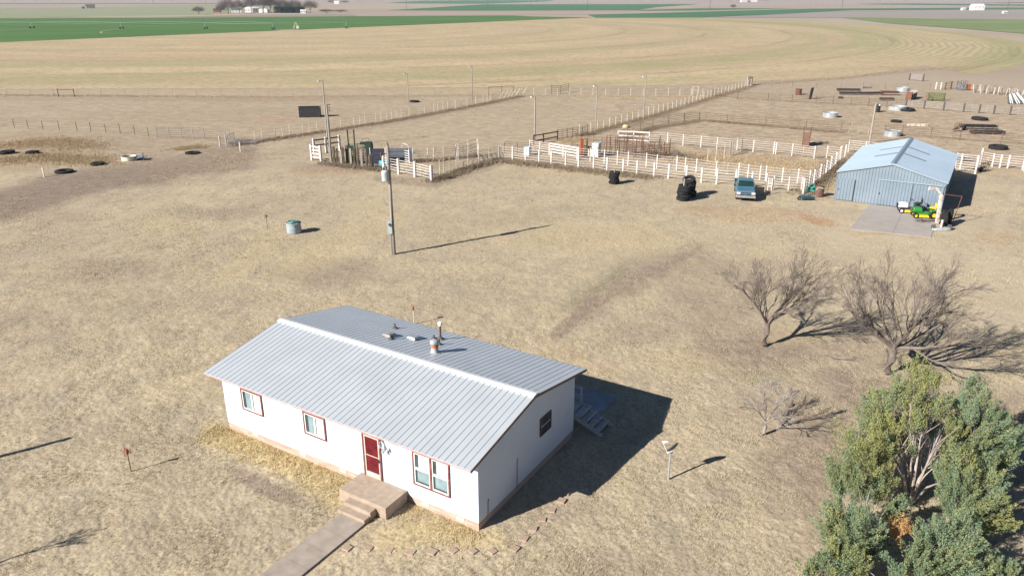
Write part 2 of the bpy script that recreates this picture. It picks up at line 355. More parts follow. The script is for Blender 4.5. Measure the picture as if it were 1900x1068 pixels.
# stubble circle around the pivot: rings, rows and wheel tracks in its own polar coordinates
sm = bpy.data.materials.new('stubble'); sm.use_nodes = True
t, N, Lk, bs, pos, noise, rng_, mixc, mul, attr = ground_nodes(sm)
vs = N.new('ShaderNodeVectorMath'); vs.operation = 'SUBTRACT'; Lk.new(pos, vs.inputs[0]); vs.inputs[1].default_value = (CX, CY, 0)
ln = N.new('ShaderNodeVectorMath'); ln.operation = 'LENGTH'; Lk.new(vs.outputs[0], ln.inputs[0]); rr = ln.outputs['Value']
sx = N.new('ShaderNodeSeparateXYZ'); Lk.new(vs.outputs[0], sx.inputs[0])
an = N.new('ShaderNodeMath'); an.operation = 'ARCTAN2'; Lk.new(sx.outputs[1], an.inputs[0]); Lk.new(sx.outputs[0], an.inputs[1])
pc = N.new('ShaderNodeCombineXYZ'); Lk.new(mul(rr, .06), pc.inputs[0]); Lk.new(mul(an.outputs[0], 1.6), pc.inputs[1])
def pn(s, det=4):
    n = N.new('ShaderNodeTexNoise'); n.inputs['Scale'].default_value = s; n.inputs['Detail'].default_value = det; n.inputs['Roughness'].default_value = .6; Lk.new(pc.outputs[0], n.inputs['Vector']); return n.outputs[0]
col = mixc(rng_(pn(.5, 6), .36, .62), (.43, .33, .215), (.50, .395, .25))
col = mixc(rng_(noise(.05, 7, (1, 1.6, 1), ro=.7), .45, .65, 0, .6), col, (.36, .275, .175))
gr = mul(rng_(pn(.55, 5), .46, .58), rng_(rr, 130, 300, .15, 1.))
col = mixc(mul(mul(gr, .6), rng_(noise(.06, 7, ro=.7), .40, .55, .5, 1)), col, (.27, .285, .13))
col = mixc(mul(rng_(noise(.5, 7, (1, 1.3, 1), ro=.75), .42, .52, 1, 0), .6), col, (.27, .205, .13))
# drilled rows showing green at the far right
frac = N.new('ShaderNodeMath'); frac.operation = 'FRACT'; Lk.new(mul(mul(rr, mul(noise(.02, 3), 6.), 'ADD'), 1/3.1), frac.inputs[0])
row = rng_(frac.outputs[0], .35, .6, 0, 1); row2 = rng_(frac.outputs[0], .8, 1., 1, 0)
yf = mul(rng_(rr, 322, 350, 0, 1), rng_(an.outputs[0], -.95, -.60, 0, 1))
yf = mul(yf, rng_(pn(1.6, 4), .30, .5, .25, 1))
col = mixc(mul(mul(mul(row, row2), yf), .42), col, (.17, .245, .10))
# wheel tracks
fr2 = N.new('ShaderNodeMath'); fr2.operation = 'FRACT'; Lk.new(mul(mul(rr, -71.2, 'ADD'), 1/45.4), fr2.inputs[0])
ab = N.new('ShaderNodeMath'); ab.operation = 'ABSOLUTE'; Lk.new(mul(fr2.outputs[0], -.5, 'ADD'), ab.inputs[0])
trk = rng_(ab.outputs[0], .455, .478, 0, 1)
col = mixc(mul(mul(trk, mul(rng_(noise(.02, 4), .42, .58, .05, .45), 1.)), rng_(rr, 90, 110, 0, 1)), col, (.24, .185, .125))
Lk.new(col, bs.inputs['Base Color'])
bp = N.new('ShaderNodeBump'); bp.inputs['Strength'].default_value = .6; bp.inputs['Distance'].default_value = .25; Lk.new(noise(.9, 5), bp.inputs['Height']); Lk.new(bp.outputs[0], bs.inputs['Normal'])
# outline: circle of radius 397, cut by the fence row in front and by the line it shares with the green wheat
RF = 397.; pts = []
d0 = Vector((256, 341)).normalized()
def onl(t): return (-232.4+d0.x*t, 362.2+d0.y*t)
tt0 = -238; pts.append(onl(tt0-80)); 
e1 = onl(512); a1 = math.atan2(e1[1]-CY, e1[0]-CX)
pts.append(e1)
aa = a1
while aa > -.86:
    pts.append((CX+RF*math.cos(aa)*1.0, CY+RF*math.sin(aa))); aa -= .03
pts += [(125, 240), (88, 205), (39, 186.), (-6, 181.5), (-54, 180), (-114, 178), (-220, 172)]
sheet('stubble_field', pts, sm, .03, world=True)
wh = fieldmat('green_wheat', (.075, .155, .045), (.10, .185, .06), .012, (1, 2.5, 1))
whf = fieldmat('far_green_wheat', (.06, .15, .075), (.085, .18, .09), .003, (1, 4, 1))
sage = fieldmat('sage_pasture', (.25, .27, .17), (.30, .29, .19), .004, (1, 4, 1), (.22, .26, .15))
pinkf = fieldmat('bare_pink_field', (.34, .27, .225), (.38, .30, .25), .002, (1, 4, 1))
grey = fieldmat('grey_tilled_field', (.29, .25, .225), (.33, .285, .25), .003, (1, 4, 1))
tanf = fieldmat('tan_field', (.42, .34, .25), (.46, .37, .27), .003, (1, 4, 1))
hay = fieldmat('green_strip', (.12, .20, .07), (.22, .25, .12), .012, (1, 3, 1), (.33, .28, .18))
sheet('wheat_field', [onl(-330), (-232.4, 362.2), onl(100), onl(300), (23.5, 702.8), (77, 771), (20, 812), G(950, 29.2)[:2], G(640, 31)[:2], G(320, 33)[:2], G(0, 34.5)[:2], (-900, 640), (-700, 200)], wh, .06, world=True)
S = sheet
S('pasture', [(-300, 34), (0, 34), (115, 32), (320, 30), (420, 25), (600, 9.5), (0, 9.5), (-300, 9.5)], sage, .10)
S('bare_field', [(-300, 16), (0, 16), (140, 15), (320, 11), (420, 9.7), (-300, 9.7)], pinkf, .16)
S('pale_field', [(-300, 9.3), (600, 9.3), (560, 8.2), (-300, 8)], tanf, .22)
S('wheat_strip', [(-300, 8.3), (520, 8), (500, 7), (-300, 6.6)], whf, .30)
S('farm_track', [(60, 33.4), (200, 31.2), (330, 29.3), (470, 26), (660, 25.5), (660, 27.5), (470, 28.5), (330, 31), (200, 32.4)], tanf, .18)
S('farmyard', [(330, 31.5), (660, 30.4), (660, 26), (470, 27.5)], grey, .24)
S('tilled_field', [(640, 30.8), (900, 29), (1100, 27.3), (1280, 23.5), (1500, 17.5), (1900, 13.8), (2100, 13), (2100, 3), (1280, 11), (1280, 20), (640, 20)], pinkf, .12)
S('wheat_strip', [(1090, 28.2), (1300, 22.5), (1500, 16.8), (1900, 14.6), (2100, 14.4), (2100, 17.5), (1900, 18), (1580, 19.5), (1420, 28), (1300, 33), (1105, 33.5)], whf, .2)
S('tilled_field', [(1420, 28.2), (1580, 20), (1900, 18.4), (2100, 18), (2100, 40), (1900, 37), (1620, 34), (1420, 33.5), (1320, 33.6)], grey, .16)
S('wheat_strip', [(715, 20), (900, 8.6), (1280, 8), (1300, 8), (1215, 14), (1180, 19.8), (900, 20.5)], whf, .2)
S('wheat_strip', [(1165, 19.6), (1300, 16), (1480, 16), (1300, 20), (1200, 20.7)], whf, .26)
S('wheat_strip', [(720, 5.5), (780, 2), (900, .8), (1040, 0), (1010, 3.5), (900, 7.4), (760, 7)], whf, .2)
S('wheat_strip', [(1590, 7.5), (1700, 7), (2100, 11), (2100, 13), (1750, 10.3), (1620, 8.8)], whf, .3)
S('green_verge', [(1560, 33.5), (1620, 33), (1900, 38.5), (2100, 41), (2100, 75), (1900, 63), (1800, 55), (1650, 44)], hay, .2)
S('far_field', [(-300, 6), (1900, 6), (1900, 1.5), (-300, 1.5)], pinkf, .12)
S('far_field', [(-300, 1.0), (2200, 1.0), (2200, -2.2), (-300, -2.2)], grey, .4)
# ================================================================ HAZE
hb = MB(); hb.box((0, 0, 15.5), (19000, 19000, 33)); hz = hb.build('haze', mat('tmp', (1, 1, 1)))
hm = bpy.data.materials.new('haze_air'); hm.use_nodes = True; ht = hm.node_tree; ht.nodes.clear()
pvn = ht.nodes.new('ShaderNodeVolumePrincipled'); pvn.inputs['Density'].default_value = 8.5e-5; pvn.inputs['Color'].default_value = (.74, .85, 1, 1); pvn.inputs['Anisotropy'].default_value = .0
ho = ht.nodes.new('ShaderNodeOutputMaterial'); ht.links.new(pvn.outputs[0], ho.inputs['Volume'])
hz.data.materials[0] = hm; struct(hz, 'stuff')
# ================================================================ HOUSE
def brickmat():
    m = bpy.data.materials.new('brick_skirting'); m.use_nodes = True; t = m.node_tree
    b = t.nodes['Principled BSDF']; b.inputs['Roughness'].default_value = .9
    br = t.nodes.new('ShaderNodeTexBrick'); tc = t.nodes.new('ShaderNodeTexCoord'); mp = t.nodes.new('ShaderNodeMapping'); mp.inputs['Rotation'].default_value = (math.pi/2, 0, 0)
    t.links.new(tc.outputs['Object'], mp.inputs[0]); t.links.new(mp.outputs[0], br.inputs[0])
    br.inputs['Color1'].default_value = (.40, .225, .165, 1); br.inputs['Color2'].default_value = (.50, .37, .30, 1); br.inputs['Mortar'].default_value = (.44, .35, .30, 1)
    br.inputs['Scale'].default_value = 1.; br.inputs['Brick Width'].default_value = .55; br.inputs['Row Height'].default_value = .1; br.inputs['Mortar Size'].default_value = .012
    t.links.new(br.outputs[0], b.inputs['Base Color']); return m
house = thing('house', 'long white single-storey house with ribbed metal gable roof and red-trimmed windows', 'house', (HX, HY, 0), HR)
ZE, ZR, OX, OY = 3.352, 4.251, .21, .787
slope = (ZR-ZE)/(HW/2+OY)
def zroof(b): return ZR-abs(b-HW/2)*slope
m = MB(); m.prism([(0, .34), (HW, .34), (HW, zroof(HW)-.06), (HW/2, ZR-.06), (0, zroof(0)-.06)], 0, HL)
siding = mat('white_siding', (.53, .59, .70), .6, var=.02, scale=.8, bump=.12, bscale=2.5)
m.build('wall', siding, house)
m = MB(); m.box((HL/2, HW/2, .12), (HL-.04, HW-.04, .40)); m.build('brick_skirt', brickmat(), house)
roofm = mat('roof_metal', (.60, .635, .675), .42, metal=.35, var=.03, scale=.6)
m = MB()
for sgn in (-1, 1):
    e = -OY if sgn < 0 else HW+OY
    prof = [(HW/2, ZR), (e, ZE), (e, ZE-.06), (HW/2, ZR-.06)]
    if sgn > 0: prof = prof[::-1]
    m.prism(prof, -OX, HL+OX)
roof = m.build('roof', roofm, house)
m = MB(); k = 50
for i in range(1, k):
    x = -OX+(HL+2*OX)*i/k
    for e in (-OY, HW+OY):
        m.beam((x, HW/2, ZR+.010), (x, e, ZE+.010), .012, .005)
m.build('roof_seam', mat('roof_seam_metal', (.17, .18, .20), .6, var=.05), roof)['kind'] = 'stuff'
m = MB(); m.prism([(HW/2, ZR+.07), (HW/2-.22, ZR+.02), (HW/2, ZR-.02), (HW/2+.22, ZR+.02)], -OX-.02, HL+OX+.02)
m.build('ridge_cap', mat('ridge_white_metal', (.72, .73, .74), .4, var=.03), roof)
fasc = mat('dark_fascia', (.16, .12, .11), .6)
for x in (-OX-.012, HL+OX+.012):
    m = MB()
    for e in (-OY, HW+OY): m.beam((x, HW/2, ZR-.06), (x, e, ZE-.06), .022, .13)
    m.build('gable_trim', fasc, house)
m = MB(); m.box((HL/2, -OY-.012, ZE-.045), (HL+2*OX, .022, .05)); m.build('eave_trim', mat('faded_pink_trim', (.45, .30, .28), .7), house)
m = MB(); m.box((HL/2, HW+OY+.012, ZE-.05), (HL+2*OX, .022, .09)); m.build('eave_trim', fasc, house)
def window(x0, x1, z0, z1, kind):
    fr = MB(); t_ = .07
    for zz in (z0+t_/2, z1-t_/2): fr.box(((x0+x1)/2, -.025, zz), (x1-x0, .07, t_))
    for xx in (x0+t_/2, x1-t_/2): fr.box((xx, -.025, (z0+z1)/2), (t_, .07, z1-z0-2*t_))
    wn = fr.build('window', redtrim, house)
    s = MB(); xm = (x0+x1)/2
    i0, i1, k0, k1 = x0+t_, x1-t_, z0+t_, z1-t_
    def sash(a, b, c, d):
        q = .05
        for zz in (c+q/2, d-q/2): s.box(((a+b)/2, -.015, zz), (b-a, .05, q))
        for xx in (a+q/2, b-q/2): s.box((xx, -.015, (c+d)/2), (q, .05, d-c-2*q))
    if kind == 'slider':
        sash(i0, xm+.02, k0, k1); sash(xm+.02, i1, k0, k1)
    else:
        zm = (k0+k1)/2; fr2 = MB(); fr2.box((xm, -.028, (z0+z1)/2), (.10, .08, z1-z0-2*t_)); fr2.build('mullion', redtrim, wn)
        for a, b in ((i0, xm-.05), (xm+.05, i1)): sash(a, b, k0, zm); sash(a, b, zm, k1)
    s.build('sash', white, wn)
    p = MB(); p.box((xm, -.004, (z0+z1)/2), (i1-i0-.02, .01, k1-k0-.02)); p.build('pane', glass, wn)
    BL = []
    if kind == 'slider': BL = [((i0+xm)/2+.07, (k0+k1)/2, xm-i0-.3, k1-k0-.12, 1), ((xm+i1)/2+.03, (k0+k1)/2, i1-xm-.15, k1-k0-.12, 0)]
    else:
        for a, b in ((i0, xm-.05), (xm+.05, i1)):
            BL += [((a+b)/2+.08, zm+(k1-zm)/2, b-a-.28, k1-zm-.12, 0), ((a+b)/2+.05, (k0+zm)/2+.04, b-a-.20, zm-k0-.22, 1)]
    for bx, bz, bw, bh, q in BL:
        bl = MB(); bl.box((bx, -.011, bz), (bw, .006, bh)); bl.build('blind', curtaind if q else curtain, wn)
window(1.33, 2.75, 1.48, 2.62, 'slider'); window(5.45, 6.79, 1.47, 2.63, 'slider'); window(11.68, 13.55, 1.06, 2.68, 'hung')
# gable window
m = MB(); y0, y1, z0, z1 = 4.88, 5.88, 1.72, 2.62
for zz in (z0+.035, z1-.035): m.box((HL+.02, (y0+y1)/2, zz), (.06, y1-y0, .07))
for yy in (y0+.035, y1-.035): m.box((HL+.02, yy, (z0+z1)/2), (.06, .07, z1-z0-.14))
wn = m.build('window', mat('dark_window_trim', (.10, .06, .055), .7), house, label='small dark gable-end window')
m = MB(); m.box((HL+.006, (y0+y1)/2, (z0+z1)/2), (.01, y1-y0-.14, z1-z0-.14)); m.build('pane', glass, wn)
m = MB(); m.box((HL+.02, (y0+y1)/2, (z0+z1)/2), (.03, y1-y0-.15, .04)); m.build('sash', mat('grey_sash', (.4, .4, .4), .5), wn)
# front door
m = MB(); dx0, dx1, dz0, dz1 = 8.96, 9.97, .52, 2.70
m.box(((dx0+dx1)/2, -.03, dz1-.04), (dx1-dx0, .07, .08))
for xx in (dx0+.04, dx1-.04): m.box((xx, -.03, (dz0+dz1)/2-.04), (.08, .07, dz1-dz0-.08))
door = m.build('front_door', redtrim, house)
m = MB(); i0, i1 = dx0+.08, dx1-.08
for xx in (i0+.035, i1-.035): m.box((xx, -.02, 1.57), (.07, .045, 2.08))
m.box(((i0+i1)/2, -.02, .66), (i1-i0-.14, .045, .26)); m.box(((i0+i1)/2, -.02, 2.57), (i1-i0-.14, .045, .08)); m.box(((i0+i1)/2, -.024, 1.62), (i1-i0-.14, .03, .03))
m.build('storm_frame', mat('cream_aluminium', (.52, .46, .40), .5), door)
m = MB(); m.box(((i0+i1)/2, -.008, 1.66), (i1-i0-.14, .015, 1.72)); m.build('door_leaf', mat('dark_red_door', (.13, .012, .018), .3, var=.25, scale=3), door)
m = MB(); m.box((i1-.05, -.06, 1.50), (.03, .04, .14)); m.build('door_handle', blackp, door)
# lamp cluster beside the door
m = MB(); m.lathe([(0, -.03), (.07, -.03), (.07, 0), (0, 0)], 10, (10.08, -.03, 2.60), Matrix.Rotation(math.pi/2, 4, 'X'))
lampb = m.build('wall_lamp', darkpipe, house)
for dx, dz in ((-.04, -.05), (.12, -.25), (.22, -.12)):
    m = MB(); m.tube([(10.08, -.05, 2.6), (10.08+dx*.6, -.14, 2.6+dz*.5), (10.08+dx+.04, -.2, 2.56+dz)], .018, 5); m.lathe([(.03, .07), (.075, -.09), (.0, -.09)], 8, (10.08+dx+.06, -.22, 2.52+dz)); m.build('lamp_head', [galv], lampb)
# gable pipes
for yb, zt in ((2.93, 1.64), (.66, 1.0)):
    m = MB(); m.tube([(HL+.03, yb, .22), (HL+.03, yb, zt), (HL+.03, yb+.06, zt+.08)], .022, 6); m.build('conduit', greypipe, house)
# skirt vents
for a_ in (1.9, 5.1, 7.6, 12.2, 14.0):
    m = MB(); m.box((a_, .012, .20), (.38, .02, .14)); m.build('skirt_vent', wpost, house)
# roof fittings (rear slope)
def rz_(b): return zroof(b)
for a_, b_, hh_, rr_ in ((4.7, 7.41, .28, .04), (5.83, 5.74, .3, .045), (7.21, 7.46, .22, .04), (8.01, 6.84, .3, .045)):
    m = MB(); m.tube([(a_, b_, rz_(b_)-.02), (a_, b_, rz_(b_)+hh_)], rr_, 8); m.lathe([(.17, .01), (.07, .10), (0, .10)], 10, (a_, b_, rz_(b_))); m.build('vent_pipe', darkpipe, roof)
for a_, b_, mm in ((5.47, 6.04, mat('old_vent_grey', (.28, .28, .26), .6)), (6.59, 6.62, galv)):
    m = MB(); m.box((a_, b_, rz_(b_)+.05), (.3, .3, .14)); m.box((a_, b_, rz_(b_)+.15), (.52, .5, .07), top=(.75, .75)); m.build('roof_vent', mm, roof)
m = MB(); m.tube([(7.49, 7.65, rz_(7.65)-.02), (7.49, 7.65, rz_(7.65)+.78)], .055, 10, mi=0); m.lathe([(.2, 0), (.09, .12), (0, .12)], 10, (7.49, 7.65, rz_(7.65)), mi=1)
fl = m.build('flue_pipe', [rust, darkpipe], roof)
m = MB(); m.lathe([(0, .12), (.1, .1), (.12, 0), (.1, -.1), (0, -.1)], 12, (7.49, 7.65, rz_(7.65)+.86)); m.build('flue_cap', white, fl)
m = MB(); bz = rz_(5.69)
m.lathe([(.30, -.02), (.22, .1), (.19, .3)], 16, (8.61, 5.69, bz), mi=0); m.lathe([(.195, .3), (.235, .32), (.235, .36), (.2, .38), (.2, .42), (.235, .44), (.235, .48), (.2, .5)], 16, (8.61, 5.69, bz), mi=1)
m.lathe([(.2, .5), (.26, .52), (.26, .68), (.18, .74), (0, .76)], 16, (8.61, 5.69, bz), mi=0); m.lathe([(.36, .0), (.36, -.04)], 16, (8.61, 5.69, bz+.0), mi=1)
m.v = [(8.61+(x-8.61)*.82, 5.69+(y-5.69)*.82, bz+(q-bz)*.88) for x, y, q in m.v]; m.build('furnace_chimney', [mat('chimney_grey', (.36, .40, .43), .5), mat('orange_rust_band', (.45, .13, .05), .8)], roof, smooth=True)
# ---------------------------------------------------------------- porch, walk, back steps
porch = thing('front_porch', 'tan concrete porch slab with two steps below the red front door', 'porch', hw(10, -.7), HR)
m = MB(); m.box((0.02, -.02, .275), (2.55, 1.40, .55)); m.build('landing', conc, porch, bevel=.012)
m = MB(); m.box((.05, -.90, .18), (1.45, .36, .36)); m.build('step', conc, porch, bevel=.012)
m = MB(); m.box((.02, -1.25, .09), (1.45, .34, .18)); m.build('step', conc, porch, bevel=.012)
m = MB()
for i in range(7):
    y1 = -2.14-i*1.02; m.box((10.08, y1-.5, -.0), (1.32, 1.00, .08), mi=0)
wk = m.build('path', mat('walk_concrete', (.37, .315, .265), .92, col2=(.29, .245, .205), scale=2.2, bump=.3, bscale=60), None); wk.location = (HX, HY, 0); wk.rotation_euler = (0, 0, HR); struct(wk)
bs_ = thing('back_stairs', 'weathered plank back stairs and railed landing at the shaded rear corner', 'stairs', hw(14.78, 9.4), HR)
blw = mat('grey_deck_wood', (.50, .50, .49), .9, col2=(.36, .36, .35), scale=6)
for i in range(4):
    m = MB(); x_ = -.05+i*.33; zz = .78-i*.19
    for q in range(2): m.box((x_+q*.18, .05, zz), (.165, 1.25, .05))
    m.build('tread', blw, bs_)
m = MB()
for y_ in (-.5, .6): m.beam((-.3, y_, .70), (1.35, y_, .02), .05, .22)
m.build('stringer', blw, bs_)
m = MB()
for i in range(9): m.box((-1.72+i*.17, .05, .78), (.155, 1.3, .04))
m.build('landing', blw, bs_)
for px, py in ((-1.75, -.55), (-1.75, .65), (-.4, .65), (-.4, -.55)):
    m = MB(); m.box((px, py, .85), (.09, .09, 1.7)); m.build('railing_post', blw, bs_)
m = MB()
for zz in (1.2, 1.65): m.box((-1.07, .65, zz), (1.25, .05, .09)); m.box((-1.75, .05, zz), (.05, 1.1, .09))
m.build('railing', blw, bs_)
m = MB(); m.box((0, 0, 0), (2.3, 2.9, .10)); pad = m.build('patio', mat('patio_concrete', (.30, .31, .34), .9, scale=1.5), None); pad.location = hw(14.0, 11.35, 0.01); pad.rotation_euler = (0, 0, HR); struct(pad)
# stepping stones
stm = mat('red_sandstone', (.40, .285, .225), .9, col2=(.33, .245, .185), scale=6, bump=.3)
stones = [(645, 1016), (684, 1017), (722, 1020), (762, 1024), (802, 1023), (841, 1021), (878, 1022), (914, 1022), (955, 1017), (972, 998), (990, 980), (1007, 963), (1024, 946), (1042, 928), (1052, 912), (1068, 893), (1086, 872), (1104, 850), (1118, 835)]
st_lab = ['nearest the concrete walk', 'second out from the walk', 'third out from the walk', 'fourth out from the walk', 'fifth out from the walk, below the double window', 'sixth out from the walk, left of the house corner',
          'seventh out from the walk, just before the corner', 'first past the front corner of the house', 'at the bend of the stone row', 'just up from the bend', 'second up from the bend', 'third up from the bend', 'fourth up, near the edge of the house shadow',
          'last sunlit one before the shadow', 'at the shadow edge', 'first one within the house shadow', 'second one within the house shadow', 'third one within the house shadow', 'farthest one in the house shadow']
for i, (u, v) in enumerate(stones):
    m = MB(); n_ = 8; pr = [(.20*(1+.12*math.sin(i*3+j*2.1))*(1 if j % 2 else 1.12)) for j in range(n_)]
    s_ = .18+.02*math.sin(i*5)
    m.box((0, 0, 0), (s_*1.75, s_*1.75, .07), top=(.96, .96))
    o = m.build('stepping_stone', stm, None, bevel=.01); o.location = G(u, v, -.012); o.rotation_euler = (0.02*math.sin(i), .02*math.cos(i), HR+.8*0+math.sin(i*7)*.25+(0 if i < 8 else .1))
    tag(o, 'reddish square stepping stone '+st_lab[i], 'stepping stone', 'stepping stones round the front corner of the house')
# ================================================================ SHED
SX, SY, SR, SL, SD, SZE, SZR = 33.861, 78.051, -.554, 9.975, 16.70, 2.951, 4.353
def sw(a, b, z=0.): return Vector((SX+a*math.cos(SR)-b*math.sin(SR), SY+a*math.sin(SR)+b*math.cos(SR), z))
shed = thing('metal_shed', 'pale blue corrugated metal shed with low gable roof and sliding front doors', 'shed', (SX, SY, 0), SR)
shw = mat('shed_wall_metal', (.20, .25, .30), .5, metal=.1, var=.05, scale=.5)
shd = mat('shed_door_metal', (.19, .24, .29), .5, metal=.1, var=.05, scale=.5)
shr = mat('shed_roof_metal', (.41, .50, .59), .45, metal=.15, var=.03, scale=.3)
def zs(x): return SZR-abs(x-SL/2)*(SZR-SZE)/(SL/2+.1)
m = MB(); pr = [(0, 0), (SL, 0), (SL, zs(SL)-.05), (SL/2, SZR-.05), (0, zs(0)-.05)]
m.add([(p[0], 0, p[1]) for p in pr]+[(p[0], SD, p[1]) for p in pr], [(0, 1, 2, 3, 4), (9, 8, 7, 6, 5)]+[(i, i+5, (i+1) % 5+5, (i+1) % 5) for i in range(5)])
n_ = 34
for i in range(n_+1):
    x = .02+(SL-.04)*i/n_; h = zs(x)-.08
    for y in (-.012, SD+.012): m.box((x, y+(-.012 if y < 0 else .012), h/2), (.05, .04, h))
for i in range(57):
    y = .05+(SD-.1)*i/56
    for x in (-.012, SL+.012): m.box((x, y, 1.42), (.03, .07, 2.82))
m.build('wall', shw, shed)
m = MB()
for sgn, e in ((-1, -.15), (1, SL+.15)):
    m.add([(SL/2, -.12, SZR), (e, -.12, SZE-.02), (e, SD+.12, SZE-.02), (SL/2, SD+.12, SZR), (SL/2, -.12, SZR-.05), (e, -.12, SZE-.07), (e, SD+.12, SZE-.07), (SL/2, SD+.12, SZR-.05)],
          [(0, 3, 2, 1), (4, 5, 6, 7), (0, 1, 5, 4), (1, 2, 6, 5), (2, 3, 7, 6)])
    for i in range(56):
        y = -.1+(SD+.2)*i/55; m.beam((SL/2, y, SZR+.003), (e, y, SZE-.017), .05, .014)
srf = m.build('roof', shr, shed)
m = MB(); m.add([(SL/2-.25, -.14, SZR-.04), (SL/2, -.14, SZR+.05), (SL/2+.25, -.14, SZR-.04), (SL/2-.25, SD+.14, SZR-.04), (SL/2, SD+.14, SZR+.05), (SL/2+.25, SD+.14, SZR-.04)], [(0, 1, 4, 3), (1, 2, 5, 4), (0, 2, 1), (3, 4, 5)])
m.build('ridge_cap', mat('shed_ridge', (.20, .25, .31), .5, var=.05), srf)
skm = mat('skylight_strip', (.20, .25, .31), .5, var=.05)
for y in (6.5, 10.6):
    for sgn in (-1, 1):
        m = MB(); xa = SL/2+sgn*.3; xb = SL/2+sgn*2.5; m.beam((xa, y, zs(xa)+.018), (xb, y, zs(xb)+.018), .55, .02)
        m.build('skylight', skm, srf)
m = MB()
for (a, b) in (((-.1, zs(0)-.06), (SL/2, SZR-.10)), ((SL/2, SZR-.10), (SL+.1, zs(SL)-.06))): m.beam((a[0], -.135, a[1]), (b[0], -.135, b[1]), .03, .14)
m.build('gable_trim', mat('shed_trim', (.26, .32, .36), .5, var=.04), shed)
def sdoor(x0, x1, z1, y=-.05, name='sliding_door', kk=12):
    m = MB(); m.box(((x0+x1)/2, y, z1/2+.03), (x1-x0, .04, z1-.06))
    n = int((x1-x0)/.3)
    for i in range(n+1): m.box((x0+.04+(x1-x0-.08)*i/n, y-.04, z1/2+.03), (.05, .045, z1-.1))
    return m.build(name, shd, shed)
d1 = sdoor(4.1, 7.1, 2.55, -.075); d2 = sdoor(7.14, 9.86, 2.5, -.07)
m = MB(); m.box((7.12, -.10, 1.3), (.03, .12, 2.5)); m.build('door_edge', mat('dark_gap', (.06, .08, .10), .7), d1)
m = MB(); m.box((4.2, -.15, 1.2), (.05, .05, .22)); m.build('door_handle', blackp, d1)
m = MB(); m.box((6.95, -.10, 2.62), (5.9, .16, .10)); m.build('door_track', mat('shed_trim', (.5, .6, .7)), shed)
d3 = sdoor(.15, 1.75, 2.25, -.065, 'walk_door')
m = MB(); m.box((.32, -.13, 1.15), (.05, .06, .14)); m.build('door_handle', blackp, d3)
m = MB(); m.box((1.80, -.07, 1.15), (.03, .05, 2.25)); m.build('door_edge', mat('dark_gap', (.06, .08, .10)), d3)
# apron slab
ap = [sw(3.3, -.05), sw(9.95, -.05), sw(10.1, -4.6), sw(3.8, -5.3)]
ap = [G(1613, 378.5), sw(9.9, -.05), G(1727, 440), G(1577, 425)]
m = MB(); m.add([(p.x, p.y, .015) for p in ap]+[(p.x, p.y, -.05) for p in ap], [(3, 2, 1, 0), (0, 1, 5, 4), (1, 2, 6, 5), (2, 3, 7, 6), (3, 0, 4, 7)]); struct(m.build('concrete_apron', mat('apron_concrete', (.36, .325, .30), .9, col2=(.31, .28, .26), scale=.8)))
j0, j1 = (ap[0]+ap[1])/2, (ap[3]+ap[2])/2+Vector((.3, 0, 0)); m = MB(); m.beam((j0.x, j0.y, .016), (j1.x, j1.y, .016), .03, .006); struct(m.build('apron_joint', mat('joint_dark', (.2, .17, .15))))
# ================================================================ FENCES
def ppts(px): return [G(*p) for p in px]
def resample(P, sp):
    out = [P[0]]
    for a, b in zip(P[:-1], P[1:]):
        n = max(1, round((b-a).length/sp))
        for i in range(1, n+1): out.append(a.lerp(b, i/n))
    return out
def fence(name, label, px, h=1.5, sp=None, rails=(), rr=.03, rm=None, pm=None, pw=.12, style='box', cat='fence', group=None, stays=0, sr=.018, board=0, jit=.0, lean=None, world=False, every=1, pw2=None, top=0):
    P = [Vector(p) for p in px] if world else ppts(px)
    base = P[0].copy(); Q = resample(P, sp) if sp else P
    t_ = thing(name, label, cat, base, 0, group)
    rl = random.Random(len(label)*31+int(abs(base.x)*10))
    for i, q in enumerate(Q):
        q = q-base; m = MB(); hh_ = h*(1+jit*rl.uniform(-1, 1)); lx, ly = (rl.uniform(-1, 1)*jit*.6, rl.uniform(-1, 1)*jit*.6)
        if lean and lean[0] <= i <= lean[1]: lx += lean[2]; ly += lean[3]
        w_ = (pw2 if (pw2 and i % every) else pw)
        if style == 'box':
            d = (Q[min(i+1, len(Q)-1)]-Q[max(i-1, 0)]); M = Matrix.Rotation(math.atan2(d.y, d.x), 4, 'Z')
            m.box((q.x, q.y, hh_/2-.05), (w_, w_, hh_+.1), M=M)
        else: m.tube([(q.x, q.y, -.1), (q.x+lx, q.y+ly, hh_)], w_/2, 6)
        m.build('post', pm or wfence, t_)
    if board:
        for z_ in rails:
            m = MB()
            for a, b in zip(P[:-1], P[1:]): m.beam(a-base+Vector((0, 0, z_)), b-base+Vector((0, 0, z_)), .04, board)
            m.build('board', rm or wfence, t_)
    else:
        for z_ in rails:
            m = MB(); m.tube([q-base+Vector((0, 0, z_+(rl.uniform(-.02, .02) if jit else 0))) for q in (Q if jit else P)], rr, 4, cap=False); m.build('rail' if rr > .012 else 'wire', rm or pm or wfence, t_)
    if stays:
        S_ = resample(P, stays)[1::2] if sp else resample(P, stays)
        for q in S_[:98]:
            q = q-base; m = MB(); m.tube([(q.x, q.y, rails[0]), (q.x, q.y, rails[-1])], sr, 4); m.build('stay', rm or pm or wfence, t_)
    return t_
R5 = (.35, .64, .93, 1.22, 1.50)
R6 = (.28, .59, .90, 1.21, 1.52)
